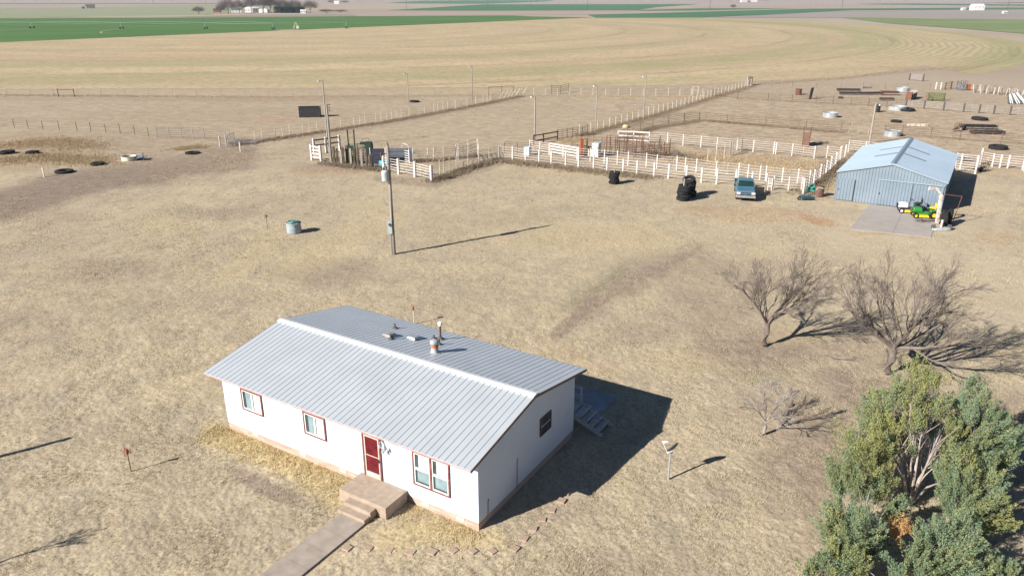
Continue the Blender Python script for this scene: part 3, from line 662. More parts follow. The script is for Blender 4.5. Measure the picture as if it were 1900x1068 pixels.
fence('pipe_fence', 'long white pipe fence along the front of the corrals behind the pickup', [(929, 294), (951, 296), (975, 299.5), (1000, 302), (1022.7, 305), (1049.5, 308), (1073, 312), (1101, 313.5), (1126, 318), (1155.6, 321), (1181.3, 324), (1213, 327.5), (1240, 330.5), (1273, 334), (1301, 338), (1329, 341), (1364, 343), (1394, 347), (1420, 350)], 1.72, None, R6, .025, pw=.16, stays=1.6)
fence('gate', 'white pipe gate between the pickup and the fence corner', [(1434, 352), (1462, 354), (1486, 355)], 1.6, None, R5, .03, pw=.12, cat='gate', stays=1.3)
fence('post', 'lone tan wooden post in the gap just right of the pickup', [(1418, 362)], 1.5, None, (), pm=twood, pw=.1, cat='post')
fence('gate', 'white scalloped walk-through gate next to the pickup', [(1424, 352), (1431, 352.5)], 1.35, None, (.3, .45, .65, .8, 1.0, 1.2), .045, pw=.1, cat='gate')
fence('pipe_fence', 'white pipe fence forming the second row behind the front corral fence', [(983, 281), (1002, 284), (1019, 287)], 1.6, None, R5, .03, pw=.11, stays=1.2)
fence('board_gate', 'white board gate of four wide planks inside the front corral fence', [(1020, 287), (1045, 291.5), (1071, 296)], 1.6, None, (.42, .80, 1.18, 1.52), board=.17, pw=.13, cat='gate')
fence('pipe_fence', 'white pipe fence of the inner lane running behind the pickup to the corner', [(1073, 297), (1095, 299), (1121, 302), (1145, 304), (1165, 306.5), (1198.8, 309), (1218.4, 312), (1255, 315), (1271, 317.5), (1291.4, 319.5), (1328, 324.5), (1369.4, 328), (1387, 331), (1409, 333.5), (1420, 334), (1450.4, 338), (1479, 340), (1501, 343)], 1.72, None, R6, .022, pw=.11, stays=1.7)
fence('pipe_fence', 'white pipe fence running away from the corner post toward the shed roof', [(1489.5, 360), (1509, 343), (1521, 332), (1532, 324), (1540, 317), (1549.6, 308), (1558.4, 296)], 1.75, None, R6, .035, pw=.17, stays=1.2, sr=.03)
fence('pipe_fence', 'white pipe fence piece from the lane corner to behind the blue shed', [(1567, 291), (1574, 281), (1605, 284), (1640, 288)], 1.6, None, R5, .03, pw=.13, stays=1.5)
fence('board_gate', 'white three-board gate at the left end of the rear corral fence', [(1146, 262), (1175, 263), (1204, 265)], 1.62, None, (.25, .85, 1.45), board=.2, pw=.13, cat='gate')
fence('pipe_fence', 'white pipe fence closing the rear of the grassy corral', [(1204, 265), (1238, 267), (1267, 270), (1300, 273), (1330, 276), (1367, 279), (1397, 281.5), (1435, 285), (1439, 286), (1469, 288.5), (1510, 294), (1533, 293), (1557, 296)], 1.62, None, R5, .024, pw=.11, stays=1.9, sr=.02)
fence('pipe_fence', 'white pipe fence stretching to the photo edge right of the shed', [(1818, 304), (1841, 308.5), (1854.6, 310.5), (1869, 311.5), (1897, 314.5), (1925, 318)], 1.62, None, R5, .03, pw=.16, stays=1.6)
fence('gate', 'white pipe gate panel in the shadow gap beside the shed', [(1771, 317), (1780, 318.5), (1809, 322)], 2.2, None, (.35, .65, .95, 1.25, 1.55, 1.85, 2.1), .035, pw=.15, cat='gate')
fence('pipe_fence', 'short white pipe return between the shed gate and the right-hand fence', [(1809, 322), (1818, 304)], 2.0, None, R6, .035, pw=.18)
fence('corner_post', 'tall white painted post at the right edge of the photo', [(1903, 318)], 4.4, None, (), pw=.36, cat='post', pm=wfence)
# cable fence with whitish posts along the alley, and along the far side
fence('wire_fence', 'row of weathered white posts running diagonally away past the light poles', [(1075, 250), (1096, 246), (1239, 206), (1325, 179), (1393, 160)], 1.55, 2.1, (.5, .95, 1.35), .009, pm=wpost, rm=darkpipe, pw=.10, style='pipe', jit=.06)
fence('wire_fence', 'row of pale posts crossing in front of the stubble field', [(968, 177), (1100, 177), (1240, 177), (1325, 178)], 1.5, 2.5, (.5, .95, 1.35), .009, pm=wpost, rm=darkpipe, pw=.09, style='pipe', jit=.06)
fence('wire_fence', 'long row of pale posts slanting from the pole corrals to the far corner', [(474, 263), (487, 259), (512, 256.5), (525, 254), (538, 252), (563, 248.5), (575, 247), (589, 244.5), (612, 241.5), (633, 238), (657, 233.5), (668, 232), (678, 230.5), (698, 227.5), (708, 226), (718, 224.5), (727, 222), (736, 219.5), (745, 218), (760, 214.5), (779, 212.7), (788, 212.3), (805.5, 208), (813, 206.5), (822, 205), (831, 203), (845, 200.5), (856, 199.5), (867, 199), (883, 193), (896.7, 191.5), (904, 189), (910, 187.8), (925, 184), (934, 182.5), (941, 181), (948, 179.5), (956, 178), (968, 177)], 1.55, None, (.5, .95, 1.35), .009, pm=wpost, rm=darkpipe, pw=.10, style='pipe', jit=.04, lean=(33, 38, 1.0, 0))
fence('wire_fence', 'thin wire fence on dark posts left of the round pen', [(-20, 233), (27, 237), (52.6, 238.5), (80, 241), (110.5, 242), (143.6, 243.5), (169, 245.5), (197, 246.5), (223.7, 247.7), (250, 250), (276, 253.5), (292, 257)], 1.45, None, (.5, .95, 1.3), .007, pm=darkpipe, pw=.08, style='pipe', jit=.08)
fence('wire_fence', 'faint wire fence along the near edge of the stubble field at left', [(-30, 176), (500, 179.5), (850, 177), (905, 176)], 1.3, 5.2, (.5, .9, 1.2), .006, pm=gwood, pw=.07, style='pipe', jit=.08)
fence('wire_fence', 'faint wire fence in front of the stubble field at right', [(1393, 159), (1470, 162), (1560, 164), (1725, 166)], 1.3, 4.5, (.5, .9, 1.2), .007, pm=brownpipe, pw=.07, style='pipe', jit=.08)
fence('wire_fence', 'faint curved wire fence behind the corrals on the stubble edge', [(1393, 152), (1560, 142), (1700, 128), (1790, 122), (1905, 112)], 1.2, 6., (.5, .9, 1.1), .006, pm=gwood, pw=.08, style='pipe', jit=.1)
fence('brace', 'dark wooden H-brace standing in the wire fence at far left', [(109, 180), (138.5, 180)], 1.7, None, (1.5,), .05, pm=darkpipe, pw=.16, style='pipe', cat='fence brace')
# brown pipe fences
BR = (.3, .6, .9, 1.2, 1.45)
fence('pipe_fence', 'brown pipe fence running away beside the white posts in the middle corral', [(1150, 262), (1164, 253), (1211, 237), (1240, 231), (1297.6, 224)], 1.5, 4.6, BR, .026, pm=brownpipe, pw=.1, stays=1.9, style='pipe')
fence('pipe_fence', 'brown pipe fence crossing behind the tall rusty chute', [(1297.6, 224), (1348.7, 229), (1420, 234), (1495, 239.5), (1560, 244), (1575, 246)], 1.5, 4.4, BR, .026, pm=brownpipe, pw=.1, stays=1.1, style='pipe')
fence('gate', 'pale brown pipe gate in the brown fence left of the tilted light pole', [(1575, 246), (1592, 248.5), (1611, 251)], 1.1, None, (.3, .6, .9, 1.1), .035, pm=twood, rm=twood, pw=.1, cat='gate')
fence('pipe_fence', 'brown pipe fence behind the shed roof', [(1640, 250), (1673, 251.5), (1726, 256), (1780, 260.5), (1856, 267), (1905, 269)], 1.55, 4.6, BR, .026, pm=brownpipe, pw=.1, stays=1.0, style='pipe')
fence('pipe_fence', 'brown pipe fence behind the upper row of corrals', [(1322, 180), (1345, 180.5), (1368, 184), (1424.5, 187.5), (1469, 190), (1513.6, 193), (1545, 194), (1578, 196), (1611, 197), (1645, 198), (1680, 200)], 1.5, None, BR, .025, pm=brownpipe, pw=.13, stays=2.0, style='pipe')
fence('panel_fence', 'pipe panels on thick dark posts below the pile of white pipes', [(1680, 200), (1714, 202), (1750, 205.5), (1787, 208.5), (1816, 210.5), (1843, 212.5), (1873.5, 213.5), (1905, 216)], 1.6, None, BR, .028, pm=darkpipe, rm=greypipe, pw=.3, stays=1.2, style='pipe')
fence('panel_fence', 'dark rail fence sloping up behind the light pole to the brown panels', [(990, 268), (1008, 265), (1034, 260)], 1.4, None, (.5, 1.25), board=.16, pm=dwood, rm=dwood, pw=.16)
fence('panel_fence', 'brown pipe panels with a few white posts behind the rusty chute', [(1034, 260), (1052, 258), (1062, 256), (1080, 254), (1090, 250)], 1.6, None, BR, .028, pm=brownpipe, pw=.1, stays=.9, style='pipe')
fence('panel_fence', 'brown pipe panel behind the first bays of the white front fence', [(936, 283), (960, 284), (985, 285)], 1.3, None, BR, .026, pm=brownpipe, pw=.1, stays=1.6, style='pipe')
fence('pipe_gate', 'thin dark pipe gate frame at the far corner of the pasture', [(907, 178), (931, 176.5), (953, 176)], 1.9, None, (1.8,), .05, pm=brownpipe, pw=.14, style='pipe', cat='gate')
fence('pipe_gate', 'brown pipe panel standing above the far row of pale posts', [(1023, 175), (1040, 175), (1055, 171)], 1.9, None, (.6, 1.0, 1.4, 1.8), .035, pm=brownpipe, pw=.12, style='pipe', cat='gate')
fence('pale_gate', 'small pale square gate frame at the end of the far post row', [(1285, 176), (1295, 176)], 1.8, None, (.9, 1.75), .05, pm=wpost, pw=.12, style='pipe', cat='gate')
fence('corner_brace', 'tall weathered wooden brace at the far corner of the alley', [(1386, 160), (1394, 158)], 2.0, None, (.5, 1.0, 1.5, 1.9), board=.22, pm=gwood, rm=gwood, pw=.3, cat='fence brace')
# round pen at left
fence('pipe_pen', 'grey pipe pen with white gate at the end of the left wire fence', [(292, 257), (338, 257.5), (380, 259), (420, 260), (436, 267), (424, 273)], 1.75, 2.3, BR+(1.65,), .024, pm=greypipe, rm=mat('pen_pipe', (.20, .18, .17), .8), pw=.1, style='pipe', cat='pen')
fence('gate', 'small white board gate on the corner of the grey pipe pen', [(409, 273), (420.5, 271.5)], 1.55, None, (.3, .6, .9, 1.2, 1.45), .02, pw=.13, cat='gate')
m = MB(); b0 = G(452, 266)
for i in range(9):
    a = i*.28; m.beam((-2.2+a*.4, -.9+i*.22, .12+.03*i), (1.9+a*.2, -.7+i*.2, .2+.02*i), .05, .05)
for i in range(4): m.beam((-1.8+i*1.1, -1., .16), (-1.5+i*1.1, 1., .3), .05, .05)
o = m.build('cattle_panel', mat('pen_pipe', (.2, .2, .2))); o.location = b0; tag(o, 'fallen grey pipe panel lying beside the round pen', 'fence panel')
for u, v, t_, lab in ((446, 281, 1.3, 'short white post standing alone right of the grey pipe pen'), (82, 328, 1.1, 'short white post beside the worn black tyre at left')):
    fence('post', lab, [(u, v)], t_, None, (), pm=wpost, pw=.13, cat='post')
# ---------------------------------------------------------------- small pen by the transformer pole
fence('board_gate', 'white four-board gate at the left end of the wooden crowding alley', [(579, 297), (596, 299.5)], 2.05, None, (.45, .9, 1.35, 1.8), board=.22, pw=.24, cat='gate')
fence('board_fence', 'white posts with two dark rails behind the wooden crowding alley', [(584, 286), (606, 283), (631, 279)], 2.1, None, (1.15, 1.85), board=.18, pm=wfence, rm=dwood, pw=.26)
for i, (u, v, h_) in enumerate(((614, 303, 2.1), (621, 303.5, 2.1), (627, 304, 1.9), (634, 305, 1.8), (638, 306, 2.2), (645, 305, 2.3), (652, 305, 2.0), (658, 305, 1.9), (665, 311, 2.3), (672, 311, 2.2), (681, 313, 2.4), (687, 310, 1.5), (692, 311, 1.5))):
    m = MB(); m.box((0, 0, h_/2-.05), (.26, .22, h_+.1), rz=R.uniform(-.3, .3)); m.tube([(0, 0, h_-.01), (.02, 0, h_+.05)], .13, 6)
    o = m.build('tie_post', [dwood, gwood][i % 3 == 0], None); o.location = G(u, v)
    tag(o, 'old upright railway-tie post, '+['leftmost, against the light pole', 'second from the light pole', 'third from the light pole', 'fourth from the light pole', 'fifth from the light pole', 'sixth, left of the chute', 'seventh, before the green chute panel', 'eighth, under the tall chute poles', 'ninth, right of the green chute panel', 'tenth, with dark planks behind', 'eleventh and tallest, at the right end of the alley', 'low one just right of the tallest post', 'low outermost one near the blue barrel'][i], 'post', 'railway-tie posts of the crowding alley')
grch = mat('dark_green_steel', (.025, .05, .035), .7, var=.2); lime = mat('lime_paint', (.45, .75, .08), .6, var=.1)
ch = thing('squeeze_chute', 'dark green cattle squeeze chute with two tall poles between the tie posts', 'cattle chute', G(657, 300))
for x in (-.55, .25):
    m = MB(); m.tube([(x, -.1, 0), (x, -.1, 4.1)], .085, 8); m.build('pole', grch, ch)
for y in (-.6, .7):
    m = MB()
    for z_ in (.5, .9, 1.3, 1.7, 2.1): m.tube([(-.6, y, z_), (2.4, y, z_)], .035, 4)
    for x in (-.6, .4, 1.4, 2.4): m.tube([(x, y, 0), (x, y, 2.2)], .05, 5)
    m.build('side_panel', grch, ch)
m = MB(); m.box((-.15, -.72, 1.2), (.7, .06, 2.0)); pn_ = m.build('headgate', grch, ch)
for k_ in range(4):
    m = MB(); m.box((-.15, -.77, .6+.28*k_), (.34, .03, .17)); m.build('slat', lime, pn_)
m = MB(); m.box((2.0, 0, 1.6), (.8, 1.3, 1.8)); m.box((1.3, -.2, 2.4), (.6, .6, .3)); m.build('squeeze_box', grch, ch)
m = MB(); m.tube([(1.2, 0, 2.5), (1.2, .2, 2.9), (2.0, .2, 3.0), (2.1, 0, 2.5)], .03, 5); m.build('handle', darkpipe, ch)
def barrel(name, label, u, v, r, h, mm, tilt=None, cat='barrel', z=0, top=None, group=None):
    m = MB(); prof = [(0, 0), (r, 0), (r*1.04, .03), (r, .05), (r, h*.33), (r*1.05, h*.35), (r, h*.37), (r, h*.65), (r*1.05, h*.67), (r, h*.69), (r, h-.04), (r*1.04, h), (r*.93, h), (r*.9, h-.03), (0, h-.03)]
    m.lathe(prof, 18); t_ = thing(name, label, cat, G(u, v)+Vector((0, 0, z)), 0, group)
    o = m.build('drum', mm, t_); 
    if tilt: o.rotation_euler = tilt
    m = MB(); m.lathe([(.05, 0), (.05, .04), (0, .045)], 8, (r*.5, 0, h-.03)); q = m.build('bung', blackp, t_)
    if tilt: q.rotation_euler = tilt
    return t_
bluep = mat('light_blue_plastic', (.16, .50, .70), .4, var=.1)
barrel('barrel', 'light blue plastic barrel lying beside the white post of the small pen', 704, 311, .42, 1.1, bluep, (0, math.pi/2, .1), z=.45)
dblue = mat('dark_blue_panel', (.035, .04, .065), .6); slate = mat('slate_panel', (.12, .14, .17), .6)
for u, v, w_, h_, mm, lab in ((702, 305, 1.9, 1.9, dblue, 'dark blue sheet panel behind the light blue barrel'), (742, 301, 3.4, 1.7, slate, 'slate grey trough panel behind the transformer pole')):
    t_ = thing('sheet_panel', lab, 'panel', G(u, v)); m = MB(); m.box((0, 0, h_/2+.1), (w_, .08, h_)); m.build('sheet', mm, t_)
    for x in (-w_/2, w_/2): m = MB(); m.box((x, -.07, h_/2+.1), (.1, .1, h_+.25)); m.build('post', wfence, t_)
    for k_ in range(3):
        m = MB(); m.box((0, -.06, .4+.5*k_), (w_, .03, .06)); m.build('rail', darkpipe, t_)
fence('pipe_fence', 'white pipe fence with thick posts in front of the small pen', [(712.6, 317), (740, 322.5), (770.5, 328), (801, 336)], 1.85, None, (.35, .68, 1.0, 1.32, 1.62), .035, pw=.26, stays=1.1)
fence('ladder_gate', 'upright white ladder gate with rounded top beside the slate trough', [(747, 300), (760, 303)], 1.75, None, (.3, .6, .9, 1.2, 1.5), .05, pw=.13, cat='gate')
m = MB(); q0, q1 = G(747, 300), G(760, 303); m.tube([(0, 0, 1.7), (.05, 0, 2.2), (.2, .02, 2.35), (q1.x-q0.x-.2, q1.y-q0.y, 2.35), (q1.x-q0.x-.02, q1.y-q0.y, 2.2), (q1.x-q0.x, q1.y-q0.y, 1.7)], .04, 6)
bpy.data.objects['ladder_gate'] and m.build('top_hoop', wfence, bpy.data.objects['ladder_gate'])
fence('pipe_fence', 'greyish pipe fence on the right side of the small pen', [(801, 336), (816, 323.5), (824, 322), (834.5, 320), (847, 317.5), (868.6, 312), (888, 303.5), (907.7, 299), (925.4, 294.5), (929, 294)], 1.75, None, BR+(1.65,), .022, pm=wpost, rm=greypipe, pw=.11, style='pipe')
fence('pipe_fence', 'greyish pipe fence at the back of the small pen', [(762, 300), (794, 298), (805, 297), (823, 295), (846, 292), (888, 287)], 1.7, None, BR, .022, pm=wpost, rm=greypipe, pw=.1, style='pipe', stays=1.3)
fence('gate', 'tall pale pipe gate standing across the small pen', [(848, 317), (851, 300), (869, 294), (886, 288), (889, 303)], 2.3, None, (.4, .8, 1.2, 1.6, 2.2), .03, pm=wpost, rm=wpost, pw=.1, style='pipe', cat='gate')
# rusty working pens
rs = thing('working_pens', 'tangle of rusty pipe alleys and tall posts behind the white front fence', 'cattle pen', G(1150, 288))
bb = G(1150, 288)
def L_(u, v, z=0.): return G(u, v)-bb+Vector((0, 0, z))
for (a, b, h_) in (((1120, 283), (1178, 292), 1.5), ((1100, 276), (1165, 277), 1.6), ((1145, 270), (1222, 277), 1.6), ((1175, 296), (1241, 290), 1.6), ((1160, 284), (1225, 290), 1.4), ((1222, 277), (1241, 290), 1.5), ((1060, 284), (1110, 292), 1.3), ((1186, 270), (1200, 296), 1.4)):
    m = MB(); p, q = L_(*a), L_(*b)
    for z_ in (.3, .6, .9, 1.2, h_): m.tube([p+Vector((0, 0, z_)), q+Vector((0, 0, z_))], .03, 4)
    for k_ in range(5):
        c0 = p.lerp(q, k_/4); m.tube([c0, c0+Vector((0, 0, h_))], .04, 4)
    m.build('alley_panel', brownpipe, rs)
for (u, v, h_) in ((1125, 284, 2.4), (1131, 285, 2.5), (1141, 287, 2.4), (1145, 288, 2.6), (1157, 287, 2.3), (1162, 286, 2.4), (1173, 289, 2.7), (1190, 291, 2.7), (1193, 285, 2.5), (1242, 291, 2.4), (1232, 292, 1.9), (1224, 276, 1.8), (1204, 294, 1.9), (1213, 290, 1.8), (1180, 284, 2.0)):
    m = MB(); p = L_(u, v); m.tube([p, p+Vector((0, 0, h_))], .055, 5); m.build('post', rust, rs)
rc = thing('loading_chute', 'small bright rust-red squeeze chute behind the white box', 'cattle chute', G(1079, 289))
m = MB(); m.box((0, 0, 1.1), (.35, 1.2, 2.2)); m.build('side', redrust, rc)
m = MB(); m.tube([(.7, -.5, 0), (.7, -.5, 2.0), (.6, -.3, 2.3), (.3, 0, 2.3)], .06, 6); m.tube([(.7, .5, 0), (.7, .5, 2.2)], .06, 6); m.build('frame', rust, rc)
m = MB(); m.box((1.2, 0, 1.1), (.9, 1.1, .08)); m.build('floor', rust, rc)
def crate(name, label, u, v, d, mm, cat, mm2, n=4, rz=-.5):
    t_ = thing(name, label, cat, G(u, v), rz); m = MB(); m.box((0, 0, d[2]/2), d); m.build('body', mm, t_, bevel=.02)
    for k_ in range(n):
        m = MB(); m.box((0, -d[1]/2-.012, d[2]*(k_+.7)/(n+.4)), (d[0]*.96, .03, d[2]*.05)); m.build('slat', mm2, t_)
    m = MB(); m.box((0, 0, d[2]+.03), (d[0]*1.04, d[1]*1.04, .06)); m.build('lid', mm, t_); return t_
crate('feed_bin', 'tall galvanised louvred feed bin among the rusty pens', 1106, 290, (.95, .95, 1.75), mat('pale_galv', (.55, .60, .63), .5, metal=.2), 'feed bin', greypipe)
crate('mineral_feeder', 'low white feeder box between the red chute and the feed bin', 1096, 289, (1.2, .7, .8), wpost, 'feeder', darkpipe, 1)
crate('water_box', 'pale blue-white box behind the third post of the front fence', 978.5, 288, (.75, .6, 1.05), mat('pale_blue_plastic', (.55, .68, .74), .5), 'box', wpost, 2)
# tall rusty loading chute standing alone
tc_ = thing('loading_chute', 'tall rust-brown cattle chute standing alone behind the rear white fence', 'cattle chute', G(1494, 270), -.35)
for x in (-.42, .5):
    m = MB(); m.box((x, .35, .85), (.06, 2.3, 1.7)); m.build('side', rust, tc_)
    m = MB()
    for z_ in (1.9, 2.2, 2.45): m.tube([(x, -.75, z_), (x, 1.45, z_)], .04, 5)
    for y in (-.75, 0, .75, 1.45): m.tube([(x, y, 1.6), (x, y, 2.5)], .045, 5)
    m.build('rail', rust, tc_)
m = MB(); m.box((.04, -.82, 1.0), (.86, .05, 1.9)); m.build('end_door', mat('rust_door', (.20, .11, .085), .8), tc_)
# free standing panels
fence('panel', 'short weathered pipe panel with fat grey post inside the grassy corral', [(1354, 289), (1375, 279)], 1.85, None, BR+(1.7,), .035, pm=gwood, rm=wpost, pw=.2, cat='fence panel', style='pipe', stays=.8)
for (u, v, h_, lab) in ((1312, 303, 1.9, 'thin leaning white pole in the grassy corral, leftmost of three'), (1327, 305, 2.6, 'tall thin white pole in the grassy corral, middle of three'), (1343, 296, 1.9, 'thin white pole in the grassy corral, nearest the weathered panel')):
    fence('pole', lab, [(u, v)], h_, None, (), pm=wpost, pw=.07, style='pipe', cat='pole')
m = MB()
for i in range(40):
    a = R.uniform(0, 6.28); r_ = R.uniform(0, .9); m.tube([(r_*math.cos(a), r_*math.sin(a)*.6, 0), (r_*math.cos(a)+R.uniform(-.5, .5), r_*math.sin(a)*.6+R.uniform(-.3, .3), R.uniform(.3, .7)), (r_*math.cos(a)+R.uniform(-.9, .9), r_*.5, R.uniform(.0, .5))], .02, 3)
o = m.build('brush_pile', mat('grey_brush', (.22, .19, .17), .95)); o.location = G(1258, 291); tag(o, 'pile of grey brush and tumbleweed right of the rusty pens', 'brush pile')
# ================================================================ POLES
def light_pole(u, v, vt, lab, r0=.13, r1=.09, arm=-1, mm=None, cap=True, name='light_pole', lean=0., z=None):
    h = z or hgt(u, v, vt); t_ = thing(name, lab, 'light pole', G(u, v), 0, 'light poles round the corrals')
    m = MB(); m.tube([(0, 0, -.1), (lean, 0, h)], r0, 8, r1=r1); m.build('pole', mm or gwood, t_)
    if cap:
        m = MB(); m.tube([(lean, 0, h-.25), (lean+.3*arm, -.1, h-.05), (lean+.5*arm, -.15, h-.15)], .03, 5); a_ = m.build('lamp_arm', darkpipe, t_)
        m = MB(); m.lathe([(0, .12), (.1, .08), (.2, -.08), (.17, -.1), (0, -.04)], 10, (lean+.52*arm, -.15, h-.2)); m.build('lamp_head', galv, a_)
    return t_
light_pole(609, 272, 148, 'tall grey light pole farther back beside the crowding alley', .12, .09)
p = light_pole(615, 300, 193, 'shorter grey pole with insulators standing at the wooden crowding alley', .17, .12, cap=False)
m = MB()
for k_ in range(3): m.tube([(0, 0, 7.2-.35*k_), (.32, -.05, 7.25-.35*k_)], .05, 5); m.lathe([(0, .1), (.07, .05), (.07, -.08), (0, -.1)], 8, (.36, -.05, 7.2-.35*k_))
m.build('insulator', darkpipe, p)
light_pole(759, 213, 135, 'thin light pole leaning slightly left in the far pasture fence', .08, .06)
light_pole(877, 195, 122, 'dark slender light pole at the far slanting row of posts', .09, .06, mm=polew)
light_pole(992, 262, 177, 'grey light pole just behind the left end of the white lane fence', .14, .10)
light_pole(1105, 242, 157, 'light pole on the diagonal row of white posts with a pale lamp', .09, .07)
light_pole(1194, 218, 140, 'light pole farthest along the diagonal row of white posts', .10, .08)
light_pole(1613, 266, 192, 'grey light pole standing behind the blue shed roof', .15, .12, arm=1)
# near utility pole
h_ = 9.0; up = thing('utility_pole', 'near wooden utility pole with grey transformer and meter box on the lawn', 'utility pole', G(731, 471))
m = MB(); m.tube([(0, 0, -.1), (0, 0, 4.5), (0, 0, h_)], .17, 12, r1=.11); m.build('pole', polew, up)
zt = hgt(731, 471, 324)
tr_ = MB(); tr_.lathe([(0, -.45), (.25, -.45), (.29, -.40), (.29, .30), (.24, .40), (.1, .44), (0, .44)], 18, (-.28, -.32, zt)); tf = tr_.build('transformer', mat('transformer_grey', (.45, .49, .50), .45, var=.08), up, smooth=False)
m = MB()
for a in (-.12, .12): m.lathe([(.03, 0), (.07, .05), (.04, .09), (.07, .14), (.03, .2), (.02, .3)], 8, (-.28+a, -.32, zt+.42))
m.build('bushing', mat('brown_porcelain', (.12, .05, .035), .3), tf)
m = MB(); m.tube([(0, 0, h_-.7), (-.35, -.1, h_-.65), (-.55, -.15, h_-.78)], .04, 5); m.lathe([(.03, -.3), (.08, -.2), (.04, -.1), (.08, 0), (.03, .1)], 8, (-.55, -.15, h_-.62)); m.build('cutout', rust, up)
m = MB(); m.tube([(-.5, -.15, h_-.7), (-.3, -.4, h_-1.4), (-.15, -.34, zt+.9), (-.28, -.32, zt+.7)], .018, 4); m.tube([(0, -.15, zt+.2), (.2, -.2, zt+.9), (.05, -.15, h_-.4)], .018, 4); m.build('lead_wire', darkpipe, up)
m = MB(); m.lathe([(.05, 0), (.08, .05), (.05, .1), (.08, .15), (.03, .2)], 8, (0, 0, h_)); m.build('top_insulator', darkpipe, up)
m = MB(); m.box((-.17, -.16, 2.35), (.36, .2, 1.1)); mbx = m.build('meter_box', mat('box_grey', (.38, .42, .43), .5), up, bevel=.01)
m = MB(); m.lathe([(0, .12), (.1, .1), (.12, 0)], 12, (-.17, -.26, 2.6), Matrix.Rotation(math.pi/2, 4, 'X')); m.build('meter', glass, mbx)
m = MB(); m.tube([(-.17, -.16, 0), (-.17, -.16, 1.85)], .035, 6); m.tube([(.0, -.18, 2.8), (.02, -.19, 6.2)], .03, 6); m.build('conduit', galv, up)
# off-frame pole and sapling whose shadows cross the left edge of the photo
for nm, lab, tip, hh_, cat in (('utility_pole', 'wooden pole beyond the left photo edge whose shadow tip crosses the lawn', (130, 812), 8.2, 'pole'),):
    q = G(*tip); t0 = hh_/math.tan(SEL); t_ = thing(nm, lab, cat, (q.x-t0*math.cos(SAZ), q.y-t0*math.sin(SAZ), 0)); m = MB(); m.tube([(0, 0, 0), (0, 0, hh_)], .17, 10, r1=.12); m.build('pole', polew, t_)
# ================================================================ YARD PIECES
def hydrant(u, v, lab, h=1.1, rz=0):
    t_ = thing('yard_hydrant', lab, 'yard hydrant', G(u, v), rz, 'yard hydrants on the lawn'); m = MB(); m.tube([(0, 0, -.05), (0, 0, h-.2)], .03, 8); m.build('standpipe', wpost if 765 < u < 770 else mat('hydrant_pipe', (.22, .17, .14), .7), t_)
    m = MB(); m.lathe([(.03, -.22), (.06, -.18), (.075, -.02), (.05, .06), (0, .08)], 10, (0, 0, h)); m.tube([(0, 0, h-.05), (.14, 0, h-.07), (.17, 0, h-.15)], .03, 6)
    hd = m.build('spout_head', mat('red_brown_iron', (.30, .07, .035), .7), t_)
    m = MB(); m.tube([(0, 0, h+.05), (-.07, 0, h+.14), (-.14, 0, h-.12), (-.10, 0, h-.3)], .018, 5); m.build('lever', mat('red_brown_iron', (.3, .07, .035)), hd)
hydrant(243, 873, 'rusty red yard hydrant on a dark pipe in the lower left lawn', 1.08); hydrant(496, 421, 'rusty yard hydrant with the dark head left of the grey well tank', 1.1, .5)
hydrant(768, 600, 'red-headed hydrant on a pale pipe just behind the house roof', 1.15, 2)
d_ = thing('satellite_dish', 'grey satellite dish on a steel pole to the right of the house', 'satellite dish', G(1240, 887), 0)
m = MB(); m.tube([(0, 0, -.05), (0, 0, 1.42)], .045, 10); m.build('mast', galv, d_)
dn = Vector((-.50, .62, .60)).normalized(); DM = dn.to_track_quat('Z', 'Y').to_matrix().to_4x4(); dc = Vector((.08, -.03, 1.55))
m = MB(); m.lathe([(0, 0), (.12, .012), (.22, .04), (.35, .10), (.365, .10), (.26, .035), (.12, -.012), (0, -.025)], 26, dc, DM); m.build('reflector', mat('dish_dark_grey', (.10, .105, .11), .5), d_, smooth=True)
rim = dc+(Vector((-.75, -.55, -.35))-dn*Vector((-.75, -.55, -.35)).dot(dn)).normalized()*.31; fd = rim+Vector((-.20, .02, .46))
m = MB(); m.tube([dc-dn*.06, rim-dn*.05, rim, fd], .024, 6); am = m.build('feed_arm', mat('arm_white', (.65, .65, .63), .5), d_)
m = MB(); m.tube([fd, fd+Vector((.13, .02, .03))], .045, 8); m.box(fd+Vector((.06, 0, .06)), (.24, .06, .05)); m.build('receiver', white, am)
m = MB(); m.box((0.02, 0, 1.42), (.12, .12, .2)); m.build('bracket', galv, d_)
tk = thing('well_tank', 'grey round tank with green hoses heaped on its lid on the lawn', 'tank', G(546, 431))
m = MB(); m.lathe([(0, 0), (.62, 0), (.64, .04), (.64, .42), (.66, .45), (.64, .48), (.64, .84), (.67, .88), (.60, .9), (0, .9)], 28); m.build('tank_wall', mat('tank_grey', (.33, .37, .40), .5, var=.1), tk, smooth=False)
m = MB()
for i in range(7):
    a = i*.9; m.tube([(math.cos(a+t*.35)*(.45+.05*math.sin(i)), math.sin(a+t*.35)*(.45), .94+.02*i+.03*math.sin(t)) for t in range(7)], .05, 6)
m.lathe([(0, 1.12), (.25, 1.1), (.3, .92)], 10); m.build('hose', mat('green_hose', (.10, .24, .22), .5), tk)
m = MB(); m.lathe([(.665, .86), (.69, .90), (.665, .94)], 28); m.build('rim', mat('pale_green_rim', (.35, .48, .44), .5), tk)
